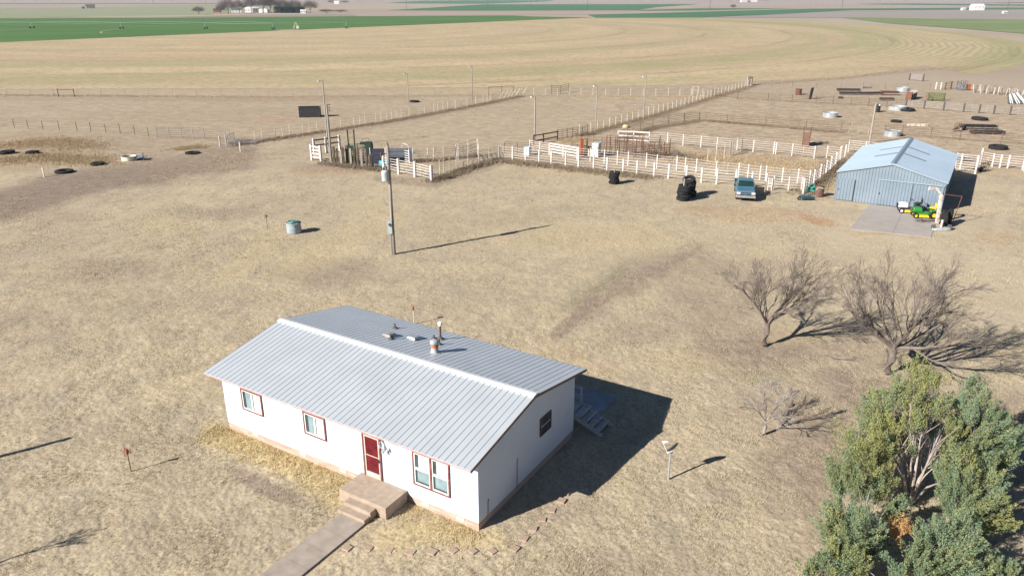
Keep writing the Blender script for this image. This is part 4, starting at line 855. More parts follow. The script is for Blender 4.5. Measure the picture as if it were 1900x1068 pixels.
# ---------------------------------------------------------------- tyres
def tyre_bm(r, w, lugs=22, depth=.05):
    m = MB(); h = w/2
    m.lathe([(r*.55, -h*.75), (r*.60, -h), (r*.86, -h), (r*.97, -h*.75), (r, -h*.3), (r, h*.3), (r*.97, h*.75), (r*.86, h), (r*.60, h), (r*.55, h*.75)], 28, closed=True)
    for i in range(lugs):
        a = 2*math.pi*i/lugs
        for s_ in (-1, 1):
            aa = a+(math.pi/lugs if s_ > 0 else 0); p0 = Vector((math.cos(aa)*r, math.sin(aa)*r, s_*h*.85)); p1 = Vector((math.cos(aa+.16)*r, math.sin(aa+.16)*r, s_*.02))
            m.beam(p0, p1, .05, depth)
    return m
_ty = {}
def tyre(lab, loc, r=.6, w=.3, rot=(0, 0, 0), group=None, name='tyre', mm=None):
    k = (round(r, 2), round(w, 2))
    if k not in _ty:
        o = tyre_bm(r, w).build(name, mm or black, None); _ty[k] = o.data
    else:
        o = bpy.data.objects.new(name, _ty[k]); C.objects.link(o)
    o.location = loc; o.rotation_euler = rot; return tag(o, lab, 'tyre', group)
g0 = G(1139, 340.5); o_ = ['bottom', 'second from the bottom', 'third from the bottom', 'fourth from the bottom', 'top']
for i in range(5): tyre('black tyre in the small lone stack nearer the white fence, '+o_[i], g0+Vector((.06*math.sin(i*2), .05*math.cos(i*3), .14+i*.27)), .56-.02*(i % 2), .26, (.03*math.sin(i), .03, i), 'tyres stacked round posts')
fence('post', 'wooden post poking out of the small lone tyre stack', [(1139, 340.5)], 1.75, None, (), pm=gwood, pw=.14, style='pipe', cat='post')
g0 = G(1267, 371)
for i in range(5): tyre('big black tractor tyre in the front column of the double stack, '+o_[i], g0+Vector((.05*math.sin(i*2)+.02*i, .05*math.cos(i*3), .17+i*.32)), .66, .31, (.04*math.sin(i), .05, i), 'tyres stacked round posts')
g1 = G(1279, 364)
for i in range(6): tyre('big black tractor tyre in the rear column of the double stack, '+(o_[i] if i < 4 else ['fifth from the bottom', 'topmost, tilted'][i-4]), g1+Vector((.06*math.sin(i*2)-.03*i, .05*math.cos(i*3), .16+i*.33)), .66, .31, (.05*math.sin(i)+(.35 if i == 5 else 0), .06 if i < 5 else .3, i), 'tyres stacked round posts')
fence('post', 'short grey post poking out of the double tyre stack', [(1267, 371)], 2.25, None, (), pm=gwood, pw=.2, style='pipe', cat='post')
for u, v, r_, w_, lab in ((12, 283, 1.0, .5, 'black tractor tyre lying among orange weeds at the left edge'), (60, 283, .8, .45, 'black tyre half hidden in orange weeds, second from the left edge'), (119, 318, 1.0, .35, 'worn black tyre flat on the ground by the short white post'), (181, 304, .8, .35, 'worn black tyre lying left of the broken white tank'), (357, 283.5, .9, .25, 'flat black tyre in the weeds below the round pen'),
                          (769, 188, .95, .35, 'lone black tyre in the far pasture by the slanting fence'), (1683, 203.5, 1.3, .5, 'large black tyre lying against the big galvanised stock tank'), (1663, 225, .85, .3, 'small black tyre lying alone in the middle of the right corral'),
                          (1818, 220, 1.25, .5, 'large black tyre on bare ground below the thick-posted panels'), (1852, 273, 1.15, .5, 'large black tyre lying between shed roof and the right edge'), (1560, 181, .5, .3, 'tiny dark tyre near the black standing sheet')):
    tyre(lab, G(u, v, w_*(.5 if u > 400 else .28)), r_, w_, (R.uniform(-.05, .05), R.uniform(-.05, .05), 0))
tyre('black tractor tyre standing upright beside the rusty hoist frame', G(1752, 405, .75), .78, .42, (math.pi/2, 0, 1.2)); tyre('second black tractor tyre standing behind the first near the shed corner', G(1763, 402, .72), .74, .4, (math.pi/2, .1, 1.0))
# ---------------------------------------------------------------- stock tanks
def stock_tank(u, v, r, h, lab, mm=galv, sq=1.):
    t_ = thing('stock_tank', lab, 'stock tank', G(u, v), 0, 'galvanised stock tanks in the corrals'); m = MB()
    m.lathe([(r, 0), (r, h*.3), (r*1.02, h*.33), (r, h*.36), (r, h*.63), (r*1.02, h*.66), (r, h*.69), (r, h), (r*1.03, h+.02), (r*.99, h+.04), (r*.96, h), (r*.96, .25)], 30, M=Matrix.Diagonal((1, sq, 1, 1))); m.build('tank_wall', mm, t_)
    m = MB(); m.disc(r*.95, 28, (0, 0, h*.6), Matrix.Diagonal((1, sq, 1, 1))); m.build('water', mat('tank_water', (.25, .30, .32), .15), t_)
pg_ = mat('pale_galv', (.55, .60, .63), .5, metal=.2)
stock_tank(1540, 217, 1.25, .75, 'galvanised stock tank on orange dirt left of the leaning light pole'); stock_tank(1665, 204, 1.6, .7, 'big galvanised stock tank with a tyre leaning on it'); stock_tank(1655, 252, 1.15, .75, 'galvanised stock tank just above the blue shed ridge'); stock_tank(1675, 169, 1.3, .8, 'pale galvanised stock tank at the far wire fence')
stock_tank(240, 297, .9, .5, 'small white stock tank sunk in weeds at left', wpost)
m = MB()
for i in range(5): m.box((0, (i-2)*.32, .25+.08*math.sin(i*2)), (1.8, .28, .05), M=Matrix.Rotation(-.25+.05*i, 4, 'Y'))
m.tube([(.9, -.5, 0), (.9, -.5, 1.0)], .07, 5); o = m.build('scrap_sheet', mat('blue_grey_scrap', (.16, .20, .27), .5)); o.location = G(257, 296); tag(o, 'blue-grey scrap sheet metal heaped against the white sunken tank', 'scrap metal')
# feed bunks
def bunk(u, v, L, rz, lab, mm=blackp, w_=.75, h_=.6, mm2=None):
    t_ = thing('feed_bunk', lab, 'feed bunk', G(u, v), rz); m = MB(); m.prism([(-w_/2, h_), (-w_/2+.05, h_), (-w_/4, h_-.3), (w_/4, h_-.3), (w_/2-.05, h_), (w_/2, h_), (w_/3, h_-.38), (-w_/3, h_-.38)], -L/2, L/2); m.build('trough', mm, t_)
    for k_ in range(4):
        x = -L/2+.3+(L-.6)*k_/3; m = MB(); m.beam((x, -w_/2, 0), (x, -w_/2, h_), .05, .05); m.beam((x, w_/2, 0), (x, w_/2, h_), .05, .05); m.beam((x, -w_/2, .08), (x, w_/2, .08), .05, .05); m.build('leg', mm2 or rust, t_)
dk = mat('dark_bunk', (.05, .05, .055), .6)
bunk(1574, 169.5, 5.0, -.1, 'dark feed bunk, farther of the two parallel ones by the far fence', dk); bunk(1580, 176, 5.2, -.03, 'dark feed bunk, nearer of the two parallel ones by the far fence', dk); bunk(1621, 176, 4.2, .12, 'dark feed bunk with a white end right of the parallel pair', dk); bunk(1645, 187, 2.8, -.1, 'short dark feed bunk behind the brown fence', dk)
bunk(1650, 177, 3.6, -.15, 'rusty hay rack full of straw below the pale stock tank', rust, 1.2, .9); bunk(1816, 240, 5.2, -.13, 'long black feed bunk with red straps, upper of the pair at right', blackp, .9, .75); bunk(1831, 249, 5.0, -.08, 'long black feed bunk with red frame, lower of the pair at right', dk, .9, .6, redrust); bunk(1702, 233.5, 3.2, -.05, 'pale narrow trough lying in the right corral', wpost, .4, .3); bunk(1608, 164, 2.2, 0, 'small pale feed trough at the far wire fence', greypipe, .6, .5)
# black boxes and sheets
t_ = thing('windbreak_sheet', 'black leaning sheet panel standing in the upper corral', 'panel', G(1504, 184), .9); m = MB(); m.box((0, 0, 1.15), (1.7, .07, 2.3), M=Matrix.Rotation(.1, 4, 'X')); m.build('sheet', dk, t_); m = MB(); m.beam((-.6, .9, 0), (-.5, .1, 1.7), .07, .07); m.beam((.6, .9, 0), (.5, .1, 1.7), .07, .07); m.build('brace', brownpipe, t_)
barrel('barrel', 'dark barrel standing left of the black sheet panel', 1481, 176, .65, 1.25, rust); barrel('barrel', 'black drum standing beside the leaning light pole behind the shed', 1627, 208, .5, 1.3, blackp)
t_ = thing('windbreak', 'black sheet-metal calf shelter standing in the left pasture', 'shelter', G(575, 218), .1)
m = MB(); m.box((0, 0, .95), (3.6, .06, 1.9)); 
for k_ in range(15): m.box((-1.75+k_*.25, -.05, .95), (.06, .04, 1.9))
m.build('back_wall', dk, t_)
for x in (-1.8, 1.8): m = MB(); m.box((x, .6, .85), (.06, 1.2, 1.7)); m.build('side_wall', dk, t_)
m = MB(); m.box((0, .6, 1.85), (3.8, 1.5, .05), M=Matrix.Rotation(-.1, 4, 'X')); m.build('roof', dk, t_)
# hay ring, rack, rock, implement
t_ = thing('hay_feeder', 'olive green round bale feeder cage in the upper right corral', 'hay feeder', G(1736, 187)); og = mat('olive_paint', (.13, .17, .05), .7)
for z_ in (.1, .45, .8, 1.15, 1.45): m = MB(); m.tube([(1.7*math.cos(a*math.pi/10), .9*math.sin(a*math.pi/10), z_) for a in range(21)], .045, 4, cap=False); m.build('ring', og, t_)
m = MB()
for a in range(20): x, y = 1.7*math.cos(a*math.pi/10), .9*math.sin(a*math.pi/10); m.tube([(x, y, 0), (x, y, 1.45)], .04, 4)
m.build('stays', og, t_)['kind'] = 'stuff'
t_ = thing('panel_rack', 'rusty triangular frame leaning at the left end of the olive hay feeder', 'frame', G(1718, 189)); m = MB(); m.tube([(-.6, 0, 0), (.3, 0, 1.7), (.6, 0, 0)], .05, 5); m.tube([(-.6, .9, 0), (.3, .9, 1.7), (.6, .9, 0)], .05, 5); m.tube([(.3, 0, 1.7), (.3, .9, 1.7)], .05, 5); m.build('pipe', rust, t_)
t_ = thing('panel_stack', 'leaning grey stack of panels beside the olive hay feeder', 'panel stack', G(1690, 184), .9)
for k_ in range(7): m = MB(); m.box((-2.4+k_*.8, 0, .8), (.12, 1.1, 1.6), M=Matrix.Rotation(.25, 4, 'Y')); m.build('panel', gwood if k_ > 1 else rust, t_)
m = MB(); m.lathe([(0, .55), (.3, .5), (.5, .3), (.55, .05), (.5, 0)], 12); o = m.build('hay_clump', mat('yellow_hay', (.55, .42, .25), .95, bump=.5)); o.location = G(1161, 237); tag(o, 'round yellow hay clump beside the diagonal post row', 'hay')
t_ = thing('farm_implement', 'rusty farm implement parked behind the brown fence at right', 'farm implement', G(1777, 243), .5); m = MB(); m.beam((-1.4, 0, .3), (1.2, 0, .8), .35, .25); m.beam((-.6, -.5, .4), (.9, .5, .9), .2, .3); m.build('frame', brownpipe, t_)
for k_ in range(4): m = MB(); m.tube([(-.8+k_*.5, .1, .5), (-.9+k_*.5, .1, 1.3)], .05, 5); m.build('tine', rust, t_)
m = MB(); m.lathe([(.2, -.1), (.4, -.1), (.4, .1), (.2, .1)], 14, (1.2, -.2, .4), Matrix.Rotation(math.pi/2, 4, 'X'), closed=True); m.build('wheel', black, t_)
# upper right junk: panel pile, stored panels, pipe heap
fence('gate', 'pale panel between two white posts at the far right corrals', [(1736, 166), (1745, 166)], 1.6, None, (.5, 1.1), .04, pw=.22, cat='gate', pm=wfence, rm=greypipe)
fence('gate', 'pinkish pipe gate hung on a thick rusty post at the far right', [(1753, 167), (1764, 165), (1775, 166)], 1.7, None, (.3, .8, 1.3, 1.6), .04, pw=.25, cat='gate', pm=rust, rm=brownpipe, style='pipe')
t_ = thing('loading_chute', 'bluish steel cattle crush among the far right panels', 'cattle chute', G(1783, 168), .1)
for x in (-.9, 0, .9): m = MB(); m.tube([(x, -.4, 0), (x, -.4, 2.1), (x, .4, 2.1), (x, .4, 0)], .1, 5); m.build('hoop', slate, t_)
m = MB(); m.box((1.6, 0, .8), (.9, .7, 1.1)); m.build('orange_box', mat('orange_paint', (.45, .14, .06), .7), t_); m = MB(); m.box((0, .42, 1.1), (1.9, .05, .8)); m.build('side', greypipe, t_)
for i in range(26):
    u = 1803+i*3.7; v = 169+i*.35+(i % 3)*1.2
    t_ = thing('stored_panel', 'grey pipe corral panel stored upright in the long far right row', 'fence panel', G(u, v), .9+.2*math.sin(i*2), 'corral panels stored in a row')
    m = MB(); q = .22*math.sin(i*1.7); W2 = .9
    for z_ in (.15, .5, .85, 1.2, 1.5): m.beam((-W2, q*z_, z_), (W2, q*z_, z_), .045, .045)
    for x in (-W2, 0, W2): m.beam((x, 0, 0), (x, q*1.5, 1.55), .05, .05)
    m.build('pipe_grid', [greypipe, wpost, brownpipe, wpost][i % 4], t_)
t_ = thing('pipe_heap', 'sloping heap of long white pipes and channels at the right photo edge', 'pipe heap', G(1888, 192))
wh2 = mat('pale_blue_pipe', (.60, .66, .68), .5)
for i in range(9): m = MB(); m.tube([(-2.6+i*.42, -1.2-.05*i, .15+.1*(i % 2)), (-.3+i*.22, 3.0, 1.2+.06*i)], .11, 6); m.build('pipe', wh2 if i % 3 else darkpipe, t_)
for (u, v, lab) in ((1690, 146, 'pale weathered loading panel on two dark posts beyond the corrals'),):
    fence('panel', lab, [(u-3, 149), (u+22, 151)], 1.7, None, (.3, .6, .9, 1.2, 1.5), .05, pm=dwood, rm=greypipe, pw=.35, cat='fence panel', style='pipe', stays=1.4)
# debris by the shed
m = MB(); 
for i in range(5): m.box((-.6+i*.35, .3*math.sin(i), .3+.06*i), (1.6, .3, .05), M=Matrix.Rotation(.1*i, 4, 'Z'))
o = m.build('lumber_pile', mat('blue_grey_scrap', (.3, .36, .42))); o.location = G(1787, 299); tag(o, 'bluish pile of pipe and boards behind the shed gate panel', 'lumber pile')
t_ = thing('cart', 'overturned dark wheeled cart at the foot of the white fence right of the shed', 'cart', G(1817, 318), .4); m = MB(); m.beam((-.5, 0, .2), (.8, .1, .5), .5, .12); m.tube([(.8, .1, .5), (1.4, .1, 1.0), (1.6, .1, .6)], .05, 5); m.build('frame', darkpipe, t_)
for y in (-.35, .35): m = MB(); m.lathe([(.1, -.06), (.3, -.06), (.3, .06), (.1, .06)], 12, (-.3, y, .3), Matrix.Rotation(math.pi/2, 4, 'X'), closed=True); m.build('wheel', black, t_)
barrel('barrel', 'rust-brown burn barrel standing in front of the blue shed corner', 1519, 364, .45, 1.15, mat('barrel_rust', (.16, .085, .065), .8, var=.2))
m = MB(); m.tube([(0, 0, 0), (.3, .1, .25), (.7, 0, .15), (.95, .1, .02)], .04, 6); o = m.build('hose', mat('pale_green_hose', (.42, .60, .48), .5)); o.location = G(1514, 352, 1.15); tag(o, 'pale green hose draped over the burn barrel rim', 'hose')
m = MB()
for i in range(5): m.box((.25*math.sin(i*2.2), .2*math.cos(i*3), .18+.14*i), (.9-.1*i, .6, .10), M=Matrix.Rotation(i*.7, 4, 'Z') @ Matrix.Rotation(.25*math.sin(i), 4, 'X'))
o = m.build('tarp_heap', mat('teal_tarp', (.06, .30, .24), .6)); o.location = G(1504, 357); tag(o, 'crumpled teal tarp heap between fence corner and rusty barrel', 'tarp')
t_ = thing('wheelbarrow', 'dark blue-green wheelbarrow tray lying at the foot of the fence corner', 'wheelbarrow', G(1496, 371), .1); m = MB(); m.prism([(-.4, .45), (-.28, .2), (.28, .2), (.4, .45), (.34, .45), (.24, .25), (-.24, .25), (-.34, .45)], -.65, .65); m.build('tray', mat('dark_teal_steel', (.04, .12, .15), .5), t_)
m = MB(); m.lathe([(.08, -.04), (.2, -.04), (.2, .04), (.08, .04)], 12, (-.8, 0, .2), Matrix.Rotation(math.pi/2, 4, 'X'), closed=True); m.build('wheel', black, t_)
for y in (-.25, .25): m = MB(); m.tube([(-.8, y*.3, .2), (.2, y, .2), (1.1, y, .4)], .025, 5); m.build('handle', gwood, t_)
# ---------------------------------------------------------------- white bent lift pole, hoist frame, spoked reel
t_ = thing('lift_arm', 'white painted bent steel lift arm leaning by the mowers at the slab corner', 'lift arm', G(1738, 414), 0)
def atY(u, v, y): p_ = G(u, v); k_ = y/p_.y; return Vector((p_.x*k_, y, CAMH+(0-CAMH)*k_))
la0 = G(1738, 414); pa, pb_, pc2 = Vector((0, 0, 0)), atY(1746.5, 361, la0.y)-la0, atY(1737, 349, la0.y)-la0
m = MB(); m.beam(pa, pb_, .24, .22); m.build('mast', mat('chipped_white', (.72, .70, .66), .6, col2=(.45, .3, .22), scale=3), t_)
m = MB(); m.beam(pb_+Vector((0, 0, -.05)), pc2, .2, .2); m.build('knee', wfence, t_); m = MB(); m.beam(pc2, pc2+Vector((-.62, -.1, -.03)), .14, .16); m.build('jib', mat('pink_white', (.62, .50, .44), .6), t_)
m = MB(); m.tube([pc2+Vector((-.62, -.1, .2)), pc2+Vector((-.68, -.1, 0)), pc2+Vector((-.72, -.1, -.18))], .05, 6); m.build('hook', wfence, t_)
t_ = thing('hoist_frame', 'thin rusty pipe frame standing in the shed shadow beside the upright tyres', 'pipe frame', G(1766, 416), 0); fz = 2.6
m = MB(); m.tube([(0, 0, 0), (.55, .25, fz)], .035, 6); m.build('upright', rust, t_); m = MB(); m.tube([(.55, .25, fz), (-1.0, .9, fz+.08)], .03, 6); m.build('crossbar', rust, t_)
t_ = thing('propeller_base', 'grey half-buried scraper blade with a pink post in front of the slab corner', 'scraper', G(1747, 426), 0)
m = MB(); m.lathe([(.9, 0), (.85, .18), (.5, .24), (0, .25)], 18, M=Matrix.Diagonal((1, .45, 1, 1))); m.build('blade', mat('dusty_grey_metal', (.36, .38, .37), .7), t_); m = MB(); m.tube([(-.1, 0, .2), (-.02, .1, .9)], .1, 6); m.build('stub_post', mat('pink_white', (.6, .5, .45)), t_)
for x in (-.75, .75): m = MB(); m.lathe([(.1, -.08), (.26, -.08), (.26, .08), (.1, .08)], 12, (x, .1, .2), Matrix.Rotation(math.pi/2, 4, 'Y'), closed=True); m.build('wheel', darkpipe, t_)
m = MB()
for i in range(34): a = R.uniform(0, 6.28); m.tube([(0, 0, .1), (R.uniform(.3, 1.0)*math.cos(a), R.uniform(.2, .5)*math.sin(a), R.uniform(.0, .35)), (1.1*math.cos(a), .6*math.sin(a), R.uniform(0, .3))], .018, 3)
o = m.build('tumbleweed', mat('purple_grey_twigs', (.17, .13, .12), .95)); o.location = G(1717, 411); tag(o, 'dark tumbleweed caught under the green mower', 'tumbleweed')
# ---------------------------------------------------------------- riding mowers
def mower(lab, loc, rz, hood, deck, seat, hub, fender, grille, plow=False):
    t_ = thing('riding_mower', lab, 'riding mower', loc, rz); t_.scale = (1.15, 1.15, 1.15)
    def wheel(x, y, r, w_):
        m = MB(); M = Matrix.Rotation(math.pi/2, 4, 'X'); m.lathe([(r*.5, -w_/2), (r*.9, -w_/2), (r, -w_*.3), (r, w_*.3), (r*.9, w_/2), (r*.5, w_/2)], 16, (x, y, r), M, closed=True); wl = m.build('wheel', black, t_)
        m = MB(); m.lathe([(0, -w_*.42), (r*.52, -w_*.42), (r*.52, w_*.42), (0, w_*.42)], 14, (x, y, r), M); m.build('hub', hub, wl)
    for y in (-.46, .46): wheel(.75, y, .22, .2); wheel(-.6, y, .34, .28)
    m = MB(); m.prism([(-.25, .42), (.25, .42), (.29, .66), (.20, .86), (-.20, .86), (-.29, .66)], .2, 1.05, tp=[0, 0, .02, .10, .10, .02]); o = m.build('hood', hood, t_, bevel=.11)
    m = MB(); m.box((1.07, 0, .6), (.06, .42, .34)); m.build('grille', grille, o)
    m = MB(); m.box((-.15, 0, .38), (1.5, .5, .14)); m.build('chassis', fender, t_)
    for y in (-.42, .42): m = MB(); m.box((-.58, y, .72), (.75, .3, .08), top=(.8, .9)); m.build('fender', fender, t_, bevel=.03)
    m = MB(); m.box((-.55, 0, .86), (.45, .44, .12)); m.box((-.78, 0, 1.06), (.1, .42, .36)); m.build('seat', seat, t_, bevel=.03)
    m = MB(); m.tube([(.2, 0, .8), (.02, 0, 1.12)], .025, 6); m.lathe([(.16, -.015), (.19, -.015), (.19, .015), (.16, .015)], 16, (0, 0, 1.14), Matrix.Rotation(-.5, 4, 'Y'), closed=True); m.beam((0, -.17, 1.14), (0, .17, 1.14), .02, .03); m.build('steering_wheel', blackp, t_)
    m = MB(); m.box((.12, 0, .2), (.8, 1.15, .16), top=(.85, .9)); m.build('mower_deck', deck, t_, bevel=.03)
    return t_
yel = mat('yellow_paint', (.75, .52, .02), .4, var=.05); grn = mat('green_paint', (.03, .22, .035), .35, var=.06); hblk = blackp
mower('green and yellow riding mower parked in front, nearest the white bent arm', G(1714, 403), math.pi-.35+.12, grn, yel, yel, yel, grn, darkpipe)
mower('white-hooded riding mower with black trim and yellow deck parked left of the green one', G(1688, 394), math.pi-.30, white, yel, blackp, white, blackp, blackp)
t_ = thing('push_mower', 'dark push mower with tall handles between the riding mowers and the shed door', 'push mower', G(1708, 388), .5); m = MB(); m.box((0, 0, .3), (.8, .55, .3)); m.lathe([(.2, 0), (.2, .22), (0, .25)], 10, (0, 0, .42)); m.build('engine_deck', mat('dark_slate', (.06, .08, .09), .5), t_)
for y in (-.2, .2): m = MB(); m.tube([(.3, y, .4), (.75, y, .75), (-.55, y, 1.35)], .03, 5); m.build('handle', slate, t_)
for x, y in ((-.35, -.3), (-.35, .3), (.35, -.3), (.35, .3)): m = MB(); m.lathe([(0, -.05), (.14, -.05), (.14, .05), (0, .05)], 12, (x, y, .14), Matrix.Rotation(math.pi/2, 4, 'X')); m.build('wheel', black, t_)
# ---------------------------------------------------------------- pickup (front faces -Y local)
tq = mat('teal_paint', (.08, .17, .25), .35, metal=.1, var=.04, scale=.6, spec=.6); tq2 = mat('chrome_grey', (.50, .52, .54), .25, metal=.6)
pk = thing('pickup_truck', 'teal blue pickup truck parked facing the camera in front of the white fence', 'pickup truck', G(1379, 374)+Vector((.85, 2.7, 0)), -.235)
m = MB(); W_ = .97
m.prism([(-2.62, .52), (-2.62, .98), (-2.5, 1.06), (-1.15, 1.16), (.75, 1.16), (.75, .48)], -W_, W_, tp=[.05, .05, .10, .04, .04, 0]); m.build('body', tq, pk, bevel=.05)
m = MB(); m.prism([(-1.15, 1.15), (-.42, 1.74), (-.25, 1.78), (.62, 1.78), (.74, 1.15)], -W_+.02, W_-.02, tp=[.04, .20, .22, .22, .06]); cabp = m.build('cab', tq, pk, bevel=.03)
m = MB(); m.add([(-.80, -1.09, 1.22), (.80, -1.09, 1.22), (.68, -.50, 1.70), (-.68, -.50, 1.70)], [(0, 1, 2, 3)]); 
m.v = [(x, y-.035, z+.02) for x, y, z in m.v]; m.build('windscreen', mat('car_glass', (.015, .04, .035), .12, spec=.5), cabp)
for s_ in (-1, 1):
    m = MB(); x0 = s_*(W_-.015); x1 = s_*(W_-.20); q = [(x0, -.92, 1.22), (x0, .6, 1.22), (x1, .52, 1.68), (x1, -.38, 1.68)]
    m.add(q if s_ > 0 else q[::-1], [(0, 1, 2, 3)]); m.build('side_window', mat('car_glass', (.03, .07, .065)), cabp)
    m = MB(); m.box((s_*1.1, -.85, 1.25), (.2, .12, .2)); m.build('mirror', blackp, pk, bevel=.02)
    m = MB(); m.box((s_*.74, -2.66, .86), (.38, .06, .17)); hl = m.build('headlight', mat('headlight_glass', (.65, .68, .70), .15), pk)
    m = MB(); m.box((s_*.74, -2.66, .73), (.38, .06, .08)); m.build('turn_signal', mat('amber_lens', (.6, .22, .08), .3), hl)
    m = MB(); m.box((s_*.985, 1.85, .88), (.05, 2.15, .62)); m.build('bed_side', tq, pk, bevel=.02)
    m = MB(); m.box((s_*.7, 2.96, .85), (.1, .05, .3)); m.build('tail_light', mat('red_lens', (.35, .02, .02), .3), pk)
m = MB(); m.box((0, -2.655, .86), (1.08, .05, .09), mi=0); m.box((0, -2.655, .73), (1.08, .05, .07), mi=0); m.build('grille', blackp, pk)
m = MB(); m.box((0, -2.67, .795), (1.1, .06, .045)); m.build('grille_bar', tq2, pk)
m = MB(); m.box((0, -2.74, .50), (1.98, .18, .22)); m.build('bumper', tq2, pk, bevel=.03)
m = MB(); m.box((0, 2.93, .88), (1.96, .05, .62)); m.build('tailgate', tq, pk); m = MB(); m.box((0, 1.85, .62), (1.9, 2.15, .06)); m.box((0, .79, .95), (1.9, .05, .5)); m.build('bed_floor', blackp, pk)
m = MB(); m.box((0, .1, .42), (1.6, 5.0, .16)); m.build('chassis', darkpipe, pk)
for x, y in ((-.84, -1.75), (.84, -1.75), (-.84, 1.75), (.84, 1.75)):
    M = Matrix.Rotation(math.pi/2, 4, 'Y'); m = MB(); m.lathe([(.2, -.12), (.34, -.12), (.37, -.07), (.37, .07), (.34, .12), (.2, .12)], 20, (x, y, .37), M, closed=True); wl = m.build('wheel', black, pk)
    m = MB(); m.lathe([(0, -.1), (.2, -.1), (.21, .1), (0, .1)], 16, (x, y, .37), M); m.build('rim', tq2, wl)
for o in pk.children:
    if o.name.startswith('bed_side') or o.name.startswith('tail'): pass
# ================================================================ BARE TREES
def bare_tree(name, label, base, height, spread, seed, trunk_h, r0, nl=6, lean=(.0, .0), tm=None, bm_=None, depth=4, group=None, dens=1.0, up=.36):
    rr_ = random.Random(seed); T = MB(); B = MB()
    def grow(p, d, L, r, lev, out):
        n = 4 if lev < 2 else 3; pts = [p.copy()]; rad_ = [r]; q = p.copy(); dd = d.copy()
        for i in range(n):
            dd = (dd+Vector((rr_.gauss(0, .12)+lean[0]*.07, rr_.gauss(0, .12)+lean[1]*.05, rr_.gauss(0, .08)+up*.09))).normalized()
            q = q+dd*(L/n); pts.append(q.copy()); rad_.append(max(.006, r*(1-.75*(i+1)/n)))
        out.tube(pts, rad_, 6 if lev < 2 else (4 if lev < 3 else 3), cap=False)
        if lev >= depth: return
        k = {0: 5, 1: 4, 2: 5, 3: 5}.get(lev, 4); k = max(2, int(round(k*dens)))
        for j in range(k):
            f = .25+.75*(j+rr_.random()*.6)/k; f = min(f, 1); i = min(int(f*n), n-1); a = f*n-i; pp = pts[i].lerp(pts[i+1], min(1, a))
            ax = (pts[i+1]-pts[i]).normalized(); pe = ax.orthogonal().normalized(); pe.rotate(Matrix.Rotation(rr_.uniform(0, 6.283), 3, ax))
            an_ = rr_.uniform(.28, .62); nd = (ax*math.cos(an_)+pe*math.sin(an_)).normalized()
            grow(pp, nd, L*rr_.uniform(.45, .68)*(1.15-.35*f), max(.007, rad_[i]*.60), lev+1, out)
    t_ = thing(name, label, 'tree', base, 0, group)
    tp_ = Vector((lean[0]*.12, lean[1]*.05, trunk_h)); T.tube([(0, 0, -.1), (0, 0, .1), tp_*.5+Vector((.05, 0, 0)), tp_], [r0*1.5, r0*1.15, r0, r0*.95], 10, cap=False)
    T.build('trunk', tm, t_, smooth=True)
    for i in range(nl):
        a = 2*math.pi*i/nl+rr_.uniform(-.3, .3); tilt = rr_.uniform(.4, .9) if i else .15
        d = Vector((math.sin(tilt)*math.cos(a)*spread+lean[0]*.25, math.sin(tilt)*math.sin(a)*spread+lean[1]*.25, math.cos(tilt))).normalized()
        grow(tp_-Vector((0, 0, rr_.uniform(.0, .25))), d, (height-trunk_h)*rr_.uniform(.72, .95), r0*rr_.uniform(.45, .62), 0, B)
    B.build('crown', bm_, t_)
    return t_
bark = mat('bark_grey_brown', (.19, .155, .13), .95, col2=(.115, .09, .075), scale=8, bump=.5, bscale=18); twig = mat('twig_brown', (.20, .165, .145), .95, col2=(.14, .115, .10), scale=2)
bare_tree('bare_tree', 'leafless spreading tree farther from the junipers, left of the pair', G(1417, 641), 5.5, 1.55, 12, 1.55, .17, 7, (.45, .1), bark, twig)
bare_tree('bare_tree', 'larger leafless spreading tree right behind the green juniper', G(1646, 693), 6.1, 2.0, 5, 1.65, .22, 9, (.6, .1), bark, twig)
bare_tree('bare_sapling', 'small leafless pale tree standing alone below the two large ones', G(1416, 805), 2.9, 1.1, 9, .8, .075, 4, (.5, 0), mat('pale_bark', (.30, .26, .23), .9), mat('pale_twig', (.30, .265, .24), .9), depth=3, dens=1.2)
q = G(125, 1000); bare_tree('bare_sapling', 'leafless sapling off the lower left edge whose shadow reaches the lawn', (q.x-5.2*math.cos(SAZ), q.y-5.2*math.sin(SAZ), 0), 3.4, .35, 4, 2.2, .04, 3, (0, 0), bark, twig, depth=3)
m = MB()
for a, b, c2 in (((0, 0, .05), (.7, -.25, .1), (1.4, -.35, .05)), ((.7, -.25, .1), (.5, .1, .15), (.3, .45, .05)), ((1.0, -.3, .1), (1.3, 0, .1), (1.5, .1, .05)), ((.2, -.1, .05), (-.1, .3, .1), (-.3, .4, .02))): m.tube([a, b, c2], [.03, .022, .01], 4)
o = m.build('fallen_branch', twig); o.location = G(1543, 665); tag(o, 'fallen forked branch lying on the grass between the bare trees', 'branch')
